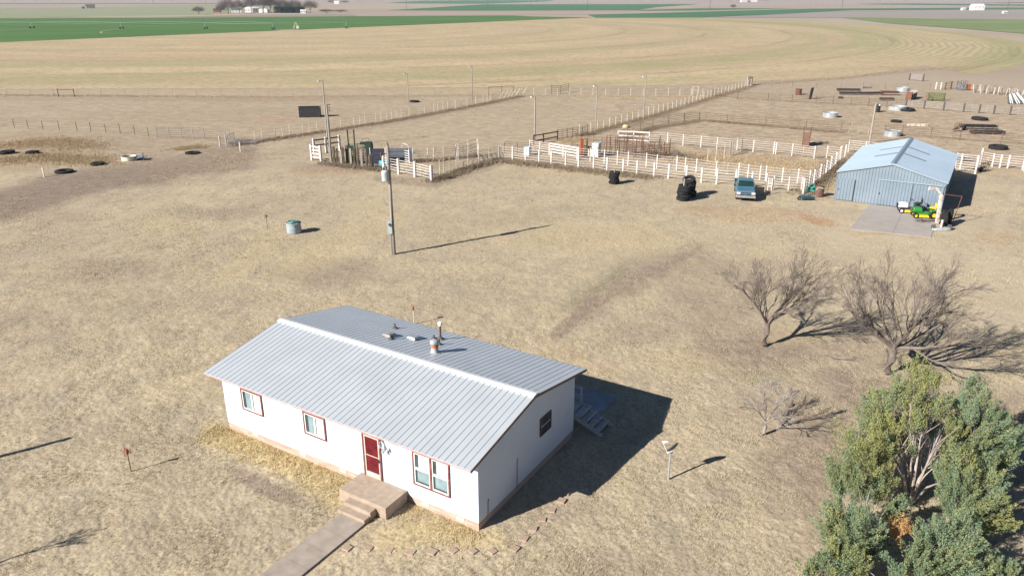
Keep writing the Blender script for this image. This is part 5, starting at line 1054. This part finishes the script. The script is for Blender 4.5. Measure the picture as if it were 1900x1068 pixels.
# ================================================================ JUNIPERS
jm = bpy.data.materials.new('juniper_foliage'); jm.use_nodes = True
t, N, Lk, bs, pos, noise, rng_, mixc, mul, attr = ground_nodes(jm)
aj = attr('hue'); c = mixc(aj.outputs['Fac'], (.175, .25, .165), (.295, .285, .10)); av = attr('val'); c = mixc(av.outputs['Fac'], c, (.055, .085, .045)); Lk.new(c, bs.inputs['Base Color']); bs.inputs['Roughness'].default_value = .8
dj = bpy.data.materials.new('dead_foliage'); dj.use_nodes = True; dj.node_tree.nodes['Principled BSDF'].inputs['Base Color'].default_value = (.50, .30, .12, 1); dj.node_tree.nodes['Principled BSDF'].inputs['Roughness'].default_value = .9
jb = mat('juniper_bark', (.44, .38, .34), .9, col2=(.30, .245, .215), scale=10, stretch=(1, 1, .2))
def sprays(clumps, seed, n_per=3600, dead=False):
    r = np.random.default_rng(seed); Vs = []; hue = []; val = []
    for (cx, cy, cz, rad_, dx, dy, dz, hu) in clumps:
        D = np.array([dx, dy, dz], float); D /= np.linalg.norm(D)
        rad_ = rad_*1.25; npl = max(9, int(17*rad_/.7))   # plumes in the clump
        for k in range(npl):
            off = r.normal(size=3); off /= np.linalg.norm(off); off *= rad_*r.uniform(.15, .85)
            ax = D*1.5+off/rad_*.9+r.normal(size=3)*.22; ax[2] += .25; ax /= np.linalg.norm(ax); Lp = rad_*r.uniform(.75, 1.45)
            root = np.array([cx, cy, cz])+off*.7-ax*Lp*.3
            n = int(n_per*rad_/npl*1.3); s = r.uniform(0, 1, n)**.8
            e1_ = np.cross(ax, [.3, .2, .9]); e1_ /= np.linalg.norm(e1_); e2_ = np.cross(ax, e1_)
            ph = r.uniform(0, 6.283, n); w_ = Lp*.22*np.sqrt(np.clip(1-s, .02, 1))*np.sqrt(r.uniform(0, 1, n))*np.minimum(1, s*4+.3)
            rdir = e1_[None]*np.cos(ph)[:, None]+e2_[None]*np.sin(ph)[:, None]
            p = root+ax*(s*Lp)[:, None]+rdir*w_[:, None]
            dr = ax[None]*.9+rdir*.75+r.normal(size=(n, 3))*.35; dr[:, 2] += .15; dr /= np.linalg.norm(dr, axis=1)[:, None]
            sd = np.cross(dr, r.normal(size=(n, 3))); sd /= np.linalg.norm(sd, axis=1)[:, None]
            l = r.uniform(.05, .11, n)[:, None]; wv_ = r.uniform(.008, .018, n)[:, None]
            Vs.append(np.stack([p-dr*l*.3, p+sd*wv_, p+dr*l*.7, p-sd*wv_], 1).reshape(-1, 3))
            hk = np.clip(hu+r.normal()*.22, 0, 1); hue.append(np.repeat(np.clip(hk+r.normal(size=n)*.12, 0, 1), 4))
            val.append(np.repeat(np.clip(r.uniform(-.45, .6, n), 0, 1), 4))
    V_ = np.concatenate(Vs); F_ = np.arange(len(V_)).reshape(-1, 4); return V_, F_, np.concatenate(hue), np.concatenate(val)
def juniper(label, bu, bv, cl, seed, bare=(), dead=None, wind=(.55, .25, .5)):
    base = G(bu, bv); t_ = thing('juniper', label, 'juniper', base); CL = []
    rj = random.Random(seed); Bm = MB(); Tm = MB()
    for (u, v, zz, rad_, hu) in cl:
        p = G(u, v, zz)-base; out = Vector((p.x, p.y, 0)); out = out.normalized() if out.length > .1 else Vector((0, 0, 0))
        CL.append((p.x, p.y, p.z, rad_, wind[0]+out.x*.6, wind[1]+out.y*.6, wind[2], hu))
        mid = Vector((p.x*.35+rj.uniform(-.15, .15), p.y*.35+rj.uniform(-.15, .15), p.z*.5)); r_ = .035+.015*rj.random()
        Bm.tube([(p.x*.03, p.y*.03, .15), mid, mid.lerp(p, .55)+Vector((rj.uniform(-.1, .1), rj.uniform(-.1, .1), .05)), p], [r_, r_*.75, r_*.5, .012], 5)
        for k in range(5):
            f = .45+.5*k/5; s_ = mid.lerp(p, f*.8); e_ = p+Vector((rj.gauss(0, rad_*.5), rj.gauss(0, rad_*.5), rj.gauss(.1, rad_*.4))); Bm.tube([s_, s_.lerp(e_, .5)+Vector((0, 0, .05)), e_], [.02, .013, .006], 3)
    for (u, v, zz) in bare:
        p = G(u, v, zz)-base; mid = p*.45+Vector((rj.uniform(-.15, .15), rj.uniform(-.1, .1), .3)); Bm.tube([(p.x*.05, p.y*.05, .1), mid*.6, mid, p], [.075, .06, .045, .012], 6)
        for k in range(9):
            f = .3+.65*k/9; s_ = mid.lerp(p, f); d_ = (p-mid).normalized()+Vector((rj.gauss(.15, .45), rj.gauss(.05, .4), rj.gauss(.1, .3))); e_ = s_+d_*rj.uniform(.4, .9); Bm.tube([s_, s_.lerp(e_, .5), e_], [.02, .013, .005], 3)
    CL += [(a_*.84+rj.uniform(-.25, .25), b_*.84+rj.uniform(-.25, .25), c_z*.72, rr0*.95, dx_, dy_, dz_, max(0, hu0-.15)) for (a_, b_, c_z, rr0, dx_, dy_, dz_, hu0) in CL if c_z > .9]
    V_, F_, hu_, va_ = sprays(CL, seed, 3000); o = nmesh('foliage', V_, F_, jm, t_, {'hue': hu_, 'val': va_})
    Bm.build('branches', jb, t_)
    Tm.tube([(0, 0, -.1), (0, .02, .3), (.03, .05, .7)], [.2, .15, .1], 8); Tm.build('trunk', jb, t_)
    if dead:
        u, v, zz, rad_ = dead; p = G(u, v, zz)-base; V_, F_, _, _ = sprays([(p.x, p.y, p.z, rad_, -.3, -.7, -.1, .5)], seed+1, 2600); nmesh('dead_spray', V_, F_, dj, t_)
    return t_
juniper('large wind-swept juniper with bare grey branches showing in its open middle', 1688, 935, [
    (1700, 700, 4.3, .75, .75), (1668, 722, 4.0, .7, .6), (1728, 712, 4.2, .65, .8), (1645, 752, 3.7, .75, .55), (1690, 745, 4.0, .7, .9), (1738, 755, 3.7, .6, .7), (1612, 788, 3.2, .75, .7), (1655, 795, 3.4, .65, 1.), (1632, 828, 3.0, .65, .95),
    (1585, 828, 2.6, .75, .8), (1606, 862, 2.5, .7, .95), (1562, 868, 2.0, .7, .5), (1585, 900, 1.8, .6, .5), (1550, 895, 1.4, .5, .3), (1630, 905, 1.6, .55, .55), (1660, 935, 1.5, .5, .3), (1652, 955, 1.3, .45, .2), (1620, 750, 3.3, .6, .5), (1700, 790, 3.6, .5, .7)], 21,
    bare=[(1665, 820, 3.0), (1710, 800, 3.3), (1735, 830, 3.0), (1670, 800, 3.0), (1700, 790, 3.2), (1722, 785, 3.1), (1740, 810, 2.7), (1655, 850, 2.2), (1750, 850, 2.0), (1690, 830, 2.4), (1725, 855, 1.9), (1755, 890, 1.0)], dead=(1668, 972, 1.5, .6))
juniper('bushy juniper spreading to the right photo edge behind the large one', 1790, 900, [
    (1800, 722, 3.5, .65, .25), (1772, 745, 3.4, .5, .15), (1822, 745, 3.4, .6, .35), (1800, 775, 3.2, .6, .3), (1838, 782, 3.0, .65, .3), (1862, 800, 2.6, .6, .25), (1878, 825, 2.2, .55, .2), (1845, 830, 2.4, .65, .35), (1810, 820, 2.7, .6, .5), (1770, 800, 3.0, .55, .8), (1860, 855, 1.8, .6, .3), (1825, 865, 1.9, .6, .4)], 33)
juniper('pale green juniper low on the right, in front of the bushy one', 1800, 975, [
    (1770, 850, 2.6, .6, .6), (1795, 872, 2.3, .6, .7), (1762, 885, 2.1, .6, .35), (1790, 905, 2.0, .65, .45), (1825, 900, 1.9, .6, .4), (1760, 925, 1.6, .55, .3), (1805, 940, 1.5, .65, .45), (1840, 935, 1.5, .6, .6), (1775, 960, 1.1, .5, .35), (1855, 965, 1.0, .55, .8), (1825, 975, .9, .6, .6)], 44)
juniper('blue-green juniper with pale trunks at the bottom edge, left of the row', 1612, 1062, [
    (1558, 955, 1.9, .6, .35), (1595, 975, 1.9, .6, .3), (1540, 985, 1.6, .6, .45), (1575, 1005, 1.7, .65, .4), (1605, 1015, 1.6, .5, .3), (1548, 1030, 1.3, .6, .6), (1585, 1045, 1.3, .6, .55), (1520, 1050, .9, .5, .3), (1550, 1070, .8, .6, .4), (1630, 990, 1.8, .35, .3), (1500, 1060, .6, .4, .4)], 55, bare=[(1600, 940, 2.0), (1618, 960, 1.8), (1610, 1000, 1.5)])
juniper('dense blue-green juniper at the bottom edge below the dead orange spray', 1735, 1080, [
    (1745, 995, 1.9, .6, .1), (1780, 985, 1.9, .6, .3), (1720, 1015, 1.6, .6, .2), (1765, 1020, 1.6, .65, .35), (1795, 1025, 1.5, .6, .4), (1700, 1045, 1.2, .6, .3), (1740, 1050, 1.2, .65, .45), (1780, 1055, 1.1, .6, .4), (1670, 1065, .9, .5, .3), (1715, 1080, .8, .6, .4), (1810, 1070, .8, .5, .4)], 66)
juniper('small juniper sprig clump at the very bottom right of the row', 1862, 1085, [(1845, 1052, 1.0, .45, .3), (1872, 1060, .9, .45, .35), (1850, 1080, .6, .5, .4), (1885, 1078, .6, .4, .3)], 77)
# ================================================================ FAR THINGS
pv = thing('irrigation_pivot', 'long centre-pivot irrigation boom standing across the green wheat field', 'irrigation machine', (CX, CY, 0))
stl = mat('pivot_steel', (.27, .34, .28), .6)
tw = [(-309.6, 518.3), (-247.8, 509.9), (-194.4, 509.9), (-149.2, 501.7), (-106.8, 518.3)]
xs = [(-380, 521)]+tw
for a, b in zip(xs[:-1], xs[1:]):
    m = MB(); n_ = 8
    pr = [Vector((a[0]+(b[0]-a[0])*i/n_-CX, a[1]+(b[1]-a[1])*i/n_-CY, 3.7+.7*math.sin(math.pi*i/n_))) for i in range(n_+1)]
    m.tube(pr, .09, 5); lo = [p-Vector((0, 0, 1.1*math.sin(math.pi*i/n_))) for i, p in enumerate(pr)]
    for s_ in (-.8, .8): m.tube([p+Vector((0, s_*math.sin(math.pi*i/n_), 0)) for i, p in enumerate(lo)], .05, 4)
    for i in range(1, n_): m.tube([pr[i], lo[i]+Vector((0, .8, 0))], .04, 3); m.tube([pr[i], lo[i]-Vector((0, .8, 0))], .04, 3)
    m.build('span', stl, pv)
for (x, y) in tw:
    m = MB(); x -= CX; y -= CY
    for s_ in (-1, 1): m.beam((x, y+s_*2.1, .6), (x, y, 3.9), .14, .14)
    m.beam((x, y-2.1, .6), (x, y+2.1, .6), .2, .2); o = m.build('tower', stl, pv)
    for s_ in (-1, 1): m = MB(); m.lathe([(.25, -.2), (.65, -.2), (.65, .2), (.25, .2)], 12, (x, y+s_*2.1, .65), Matrix.Rotation(math.pi/2, 4, 'Y'), closed=True); m.build('wheel', black, o)
m = MB()
for a, b in ((-1, -1), (1, -1), (1, 1), (-1, 1)): m.beam((a*1.6, b*1.6, 0), (a*.2, b*.2, 4.2), .16, .16)
m.box((1.2, 0, 1.), (1.8, 1.4, 1.6)); m.build('centre_pyramid', mat('cream_paint', (.62, .58, .42), .6), pv)
sheet('pivot_pad', [G(508, 56.3)[:2], G(540, 55.4)[:2], G(575, 56.5)[:2], G(560, 58.5)[:2], G(530, 57.5)[:2]], tanf, .10, world=True)
def arc(r, a0, a1, w_, zz, name, mm):
    n = 24; P1 = [(CX+(r-w_)*math.cos(a0+(a1-a0)*i/n), CY+(r-w_)*math.sin(a0+(a1-a0)*i/n)) for i in range(n+1)]; P2 = [(CX+(r+w_)*math.cos(a0+(a1-a0)*i/n), CY+(r+w_)*math.sin(a0+(a1-a0)*i/n)) for i in range(n+1)]
    sheet(name, P1+P2[::-1], mm, zz, world=True)
arc(172.8, 3.05, 4.02, .45, .11, 'wheel_track', tanf); arc(111, 3.1, 3.75, .4, .11, 'wheel_track', tanf)
# bare far trees: one mesh per kind, copied
def far_tree_proto(seed, conif=False):
    r = np.random.default_rng(seed); n = 1500; th_ = r.uniform(0, 6.283, n); ph = np.arccos(r.uniform(-.35, 1, n)); q = r.uniform(.25, 1, n)**.6
    lump = 1+.22*np.sin(3*th_+seed)*np.sin(2*ph+seed)
    P = np.stack([np.cos(th_)*np.sin(ph)*.5*q*lump, np.sin(th_)*np.sin(ph)*.5*q*lump, .55+.43*np.cos(ph)*q*lump], 1)
    if conif: P[:, 2] = r.uniform(.03, 1, n); P[:, 0] = r.uniform(-.5, .5, n)*(1.1-P[:, 2]*.5); P[:, 1] = r.uniform(-.5, .5, n)
    d = P-np.array([0, 0, .25]); d /= np.linalg.norm(d, axis=1)[:, None]; d += r.normal(size=(n, 3))*.3; sd = np.cross(d, r.normal(size=(n, 3))); sd /= np.linalg.norm(sd, axis=1)[:, None]
    l = r.uniform(.05, .12, n)[:, None]; w_ = (r.uniform(.005, .011, n) if not conif else r.uniform(.02, .035, n))[:, None]
    return np.stack([P-d*l, P-d*l+sd*w_, P+d*l, P+d*l-sd*w_*.5], 1).reshape(-1, 3), np.arange(n*4).reshape(-1, 4)
ftw = mat('far_twig', (.20, .165, .145), .95, scale=.2); ftc = mat('far_conifer', (.03, .055, .035), .9)
def far_tree(u, v, hpx, wpx, lab, k=0, conif=False):
    b = G(u, v); sc_ = (b.y*CP+CAMH*SP)/FOC; t_ = thing('bare_tree' if not conif else 'windbreak_conifer', lab, 'tree', b, k*1.3, 'trees round the far farmsteads')
    V_, F_ = far_tree_proto(k, conif); V_ = V_*np.array([wpx*sc_, wpx*sc_, hpx*sc_]); nmesh('crown', V_*1.22, F_, ftc if conif else ftw, t_)
    m = MB(); H_ = hpx*sc_; m.tube([(0, 0, 0), (0, 0, H_*.3), (.1, 0, H_*.6)], [.5, .35, .1], 5)
    for a in range(5): m.tube([(0, 0, H_*.28), (math.cos(a*1.3)*wpx*sc_*.3, math.sin(a*1.3)*wpx*sc_*.3, H_*.75)], [.22, .06], 4)
    m.build('trunk', ftw, t_)
for i, (u, v, h_, w_, lab) in enumerate(((369, 27.5, 12, 18, 'low round bare tree standing alone left of the far farmstead'), (410, 26.5, 13, 16, 'smaller bare tree at the left edge of the far farmstead grove'), (424, 26.5, 22, 26, 'broad bare tree over the red shed at the far farmstead'), (444, 25.5, 20, 24, 'bare tree above the dark green-roofed farm building'), (467, 24.5, 24, 20, 'narrow tall bare tree above the white farmhouse roof'),
        (490, 24, 25, 26, 'tall bare tree in the middle of the far grove'), (503, 24, 25, 24, 'tallest bare tree at the right of the white farmhouses'), (526, 24, 20, 24, 'bare tree behind the left half of the dark conifer row'), (547, 24, 19, 24, 'bare tree behind the right half of the dark conifer row'), (576, 25, 19, 24, 'last big bare tree at the right end of the far grove'),
        (1360, 17, 7, 9, 'single faint grey tree in the distance right of centre'), (606, 25, 6, 24, 'low grey thicket tree just right of the far grove'), (632, 24.5, 5, 22, 'second low thicket tree right of the far grove'), (1418, 3, 5, 12, 'dark tree beside the very distant white farmstead'), (618, 7, 5, 18, 'hazy distant tree clump left of a tiny white house'), (640, 6.5, 4, 14, 'hazy distant tree clump right of a tiny white house'))):
    far_tree(u, v, h_, w_, lab, i)
for i, (u, lab) in enumerate(((517, 'leftmost dark conifer of the far windbreak'), (528, 'second dark conifer of the far windbreak'), (539, 'third dark conifer of the far windbreak'), (550, 'fourth dark conifer of the far windbreak'), (560, 'rightmost dark conifer of the far windbreak'))): far_tree(u, 24.6, 9, 13, lab, 30+i, True)
def far_house(u, v, L, D, h, lab, wm, rm_, name='farmhouse', rz=0.1, cat='house', zr=None):
    t_ = thing(name, lab, cat, G(u, v), rz); m = MB(); m.box((0, 0, h/2), (L, D, h)); m.build('wall', wm, t_); m = MB(); m.prism([(-D/2-.4, h-.1), (0, h+(zr or D*.25)), (D/2+.4, h-.1)], -L/2-.4, L/2+.4); m.build('roof', rm_, t_)
    for k_ in range(3): m = MB(); m.box((-L/3+L/3*k_, -D/2-.05, h*.55), (1.0, .08, 1.1)); m.build('window', glass, t_)
rd = mat('barn_red', (.28, .07, .05), .8); dgr = mat('green_roof', (.06, .12, .12), .6); dro = mat('dark_roof', (.10, .09, .09), .8); wro = mat('white_roof', (.75, .76, .78), .5)
far_house(403, 23.5, 8, 5, 3.5, 'small red shed beside the broad bare tree at the far farmstead', rd, dro, 'shed', cat='shed'); far_house(440, 23.5, 12, 7, 3.2, 'far farm building with a dark green roof under the trees', wfence, dgr); far_house(463, 23.5, 9, 7, 4.5, 'white farmhouse, left one among the far bare trees', white, wro); far_house(474, 23, 8, 6, 5, 'white farmhouse with brown lower wall in the far grove', white, wro, rz=.8)
far_house(495, 23.5, 7, 5, 3.5, 'small white gabled building right of the far farmhouses', white, wro, rz=1.4); far_house(486, 23.5, 5, 5, 3, 'smallest white outbuilding of the far farmstead', white, wro, rz=1.2); far_house(563, 25, 6, 4, 3, 'white outbuilding at the right end of the conifer windbreak', white, wro, 'shed', cat='shed')
far_house(168, 16.2, 13, 9, 4, 'weathered dark-roofed barn alone in the far left pasture', wpost, dro, 'barn', cat='barn', rz=.5); far_house(1812, 19.5, 16, 10, 6, 'bright white metal barn in the distance at upper right', white, wro, 'barn', cat='barn'); far_house(1391, 4.5, 40, 20, 9, 'very distant white farmstead building near the horizon', white, wro, rz=.2); far_house(1380, 4.6, 18, 14, 8, 'pale shed left of the very distant white farmstead', wfence, wro, 'shed', cat='shed'); far_house(625, 8, 12, 9, 5, 'tiny white house on the horizon right of the grove', white, wro)
far_house(155, 16.6, 3, 3, 2.5, 'tiny dark hut left of the weathered barn', dro, dro, 'hut', cat='hut'); far_house(1787, 19.6, 5, 4, 2.5, 'small white hut left of the bright white metal barn', white, wro, 'hut', cat='hut'); far_house(1864, 25.5, 5, 3, 2, 'small white trailer-like hut on the grey field at right', white, wro, 'hut', cat='hut')
for u, v, r_, lab in ((1090, 19.5, .28, 'wooden power pole rising out of the frame at top centre'), (1316.5, 19.5, .28, 'wooden power pole rising out of the frame right of centre'), (1562, 17, .28, 'wooden power pole rising out of the frame above the grey field'), (1868, 22, .30, 'wooden power pole rising out of the frame beside the white hut'), (905, 18, .22, 'thin power pole at top left of centre'), (382, 10, .25, 'thin power pole above the far grove'), (284, 8, .25, 'thin power pole in the far left distance'), (754, 20, .25, 'power pole with a dark equipment box in the far field')):
    t_ = thing('power_pole', lab, 'power pole', G(u, v), 0, 'power poles along the far road'); H_ = 17; m = MB(); m.tube([(0, 0, 0), (0, 0, H_)], r_*1.2, 6, r1=r_*.7); m.build('pole', darkpipe, t_); m = MB(); m.box((0, 0, H_-.8), (2.6, .15, .15)); m.build('crossarm', darkpipe, t_)
# ================================================================ GRASS
def tufts(name, X, Y, hmin, hmax, wd, blades, mt, seed, splay=.6):
    r = np.random.default_rng(seed); n = len(X)*blades; X = np.repeat(X, blades)+r.normal(size=n)*.03; Y = np.repeat(Y, blades)+r.normal(size=n)*.03
    h = r.uniform(hmin, hmax, n); a = r.uniform(0, 6.283, n); dx, dy = np.cos(a)*h*splay*r.uniform(.2, 1, n), np.sin(a)*h*splay*r.uniform(.2, 1, n); b = r.uniform(0, 6.283, n); wx, wy = np.cos(b)*wd, np.sin(b)*wd
    z0 = -.05; V_ = np.stack([np.stack([X-wx, Y-wy, np.full(n, z0)], 1), np.stack([X+wx, Y+wy, np.full(n, z0)], 1), np.stack([X+dx, Y+dy, h], 1)], 1).reshape(-1, 3)
    va = np.repeat(r.uniform(0, 1, n), 3); o = nmesh(name, V_, np.arange(n*3).reshape(-1, 3), mt, None, {'val': va}, nsides=3); return struct(o, 'stuff')
def grassmat(name, a, b):
    m = bpy.data.materials.new(name); m.use_nodes = True; t, N, Lk, bs, pos, noise, rng_, mixc, mul, attr = ground_nodes(m)
    Lk.new(mixc(attr('val').outputs['Fac'], mixc(rng_(noise(.35, 4), .4, .6), a, b), tuple(x*1.35 for x in a)), bs.inputs['Base Color']); return m
r_ = np.random.default_rng(99); n = 330000
dd = 19+58*r_.uniform(0, 1, n)**1.15; aa_ = r_.uniform(-.72, .72, n); X, Y = dd*np.sin(aa_), dd*np.cos(aa_)
LA, LB = (X-HX)*math.cos(HR)+(Y-HY)*math.sin(HR), -(X-HX)*math.sin(HR)+(Y-HY)*math.cos(HR)
keep = ~((LA > -.1) & (LA < HL+.1) & (LB > -.05) & (LB < HW+.1)) & ~((LA > 9.3) & (LA < 10.9) & (LB < .1) & (LB > -12)) & ~((LA > 8.6) & (LA < 11.4) & (LB < .1) & (LB > -1.5)) & ~((LA > 12.7) & (LA < 15.3) & (LB > 9.7) & (LB < 13))
cl = fbm(X, Y, 1.3, 77, 4); keep &= (r_.uniform(0, 1, n) < sstep(.30, .58, cl)); 
for (u, v) in stones:
    q = G(u, v); keep &= np.hypot(X-q.x, Y-q.y) > .24
X, Y = X[keep], Y[keep]
tufts('dry_grass', X, Y, .02, .06, .009, 2, grassmat('dry_grass', (.39, .335, .225), (.33, .29, .21)), 1)
# taller straw along the front wall
n = 5000; la_ = r_.uniform(-.8, HL+.3, n); lb_ = -np.abs(r_.normal(size=n))*.75-.08; k2 = ~((la_ > 8.6) & (la_ < 11.4)) ; la_, lb_ = la_[k2], lb_[k2]
X = HX+la_*math.cos(HR)-lb_*math.sin(HR); Y = HY+la_*math.sin(HR)+lb_*math.cos(HR)
tufts('straw_grass', X, Y, .03, .10, .010, 3, grassmat('straw_grass', (.52, .42, .24), (.46, .38, .22)), 2)
# weeds along the fence rows
def along(px, n, wd, zz=0):
    P = ppts(px); L = [(b-a).length for a, b in zip(P[:-1], P[1:])]; T = sum(L); out = []
    for (a, b), l in zip(zip(P[:-1], P[1:]), L):
        k = int(n*l/T); t = r_.uniform(0, 1, k); out.append(np.stack([a.x+(b.x-a.x)*t, a.y+(b.y-a.y)*t], 1)+r_.normal(size=(k, 2))*wd)
    return np.concatenate(out)
wd1 = [along([(440, 268), (575, 249), (718, 227), (822, 208), (896, 194), (968, 179)], 5000, .6), along([(1075, 252), (1096, 248), (1239, 208), (1325, 181), (1393, 161)], 6000, .7), along([(1150, 263), (1211, 238.5), (1297, 225)], 3000, .5), along([(801, 337), (868, 314), (929, 296)], 2500, .5),
       along([(1489, 362), (1521, 334), (1558, 299)], 2500, .8), along([(1393, 158), (1560, 146), (1700, 131), (1790, 125)], 2600, 1.2), along([(762, 302), (823, 297), (888, 289)], 1000, .3), along([(1220, 285), (1300, 296)], 900, 1.2), along([(930, 298), (1073, 315), (1213, 330)], 2500, .8), along([(1310, 225), (1560, 246)], 1600, .4), along([(600, 303), (690, 314), (720, 318)], 1200, .5)]
wd1 = np.concatenate(wd1); tufts('brown_weeds', wd1[:, 0], wd1[:, 1], .12, .42, .02, 4, grassmat('brown_weeds', (.20, .155, .11), (.27, .21, .14)), 3, .8)
wd2 = [along([(-20, 177), (500, 180.5), (905, 177)], 5200, 1.0), along([(1250, 292), (1400, 300), (1520, 310)], 3500, 2.2), along([(930, 178), (1330, 180)], 2600, .6), along([(0, 272), (100, 262), (170, 275)], 5000, 2.2), along([(0, 300), (60, 290), (200, 300)], 4000, 1.8), along([(330, 276), (375, 272)], 900, .8), along([(1050, 262), (1090, 258)], 1500, .8), along([(1660, 206), (1700, 199)], 500, .7)]
wd2 = np.concatenate(wd2); tufts('orange_weeds', wd2[:, 0], wd2[:, 1], .08, .28, .02, 4, grassmat('orange_weeds', (.36, .275, .17), (.30, .235, .155)), 4, .8)
# scattered pasture weeds farther out, clumped
r_ = np.random.default_rng(123); n = 420000
dd = np.sqrt(r_.uniform(62**2, 178**2, n)); aa_ = r_.uniform(-.68, .68, n); X, Y = dd*np.sin(aa_), dd*np.cos(aa_)
LA, LB = (X-SX)*math.cos(SR)+(Y-SY)*math.sin(SR), -(X-SX)*math.sin(SR)+(Y-SY)*math.cos(SR)
keep = ~((LA > -.2) & (LA < SL+.2) & (LB > -6) & (LB < SD+.2)) & (r_.uniform(0, 1, n) < sstep(.40, .62, fbm(X, Y, 2.2, 177, 5))*(.25+.75*sstep(.35, .6, fbm(X, Y, 14, 55, 3)))) & (Y < 173)
X, Y = X[keep], Y[keep]
tufts('pasture_grass', X, Y, .03, .10, .019, 2, grassmat('pasture_grass', (.37, .305, .215), (.42, .345, .24)), 9, .9)
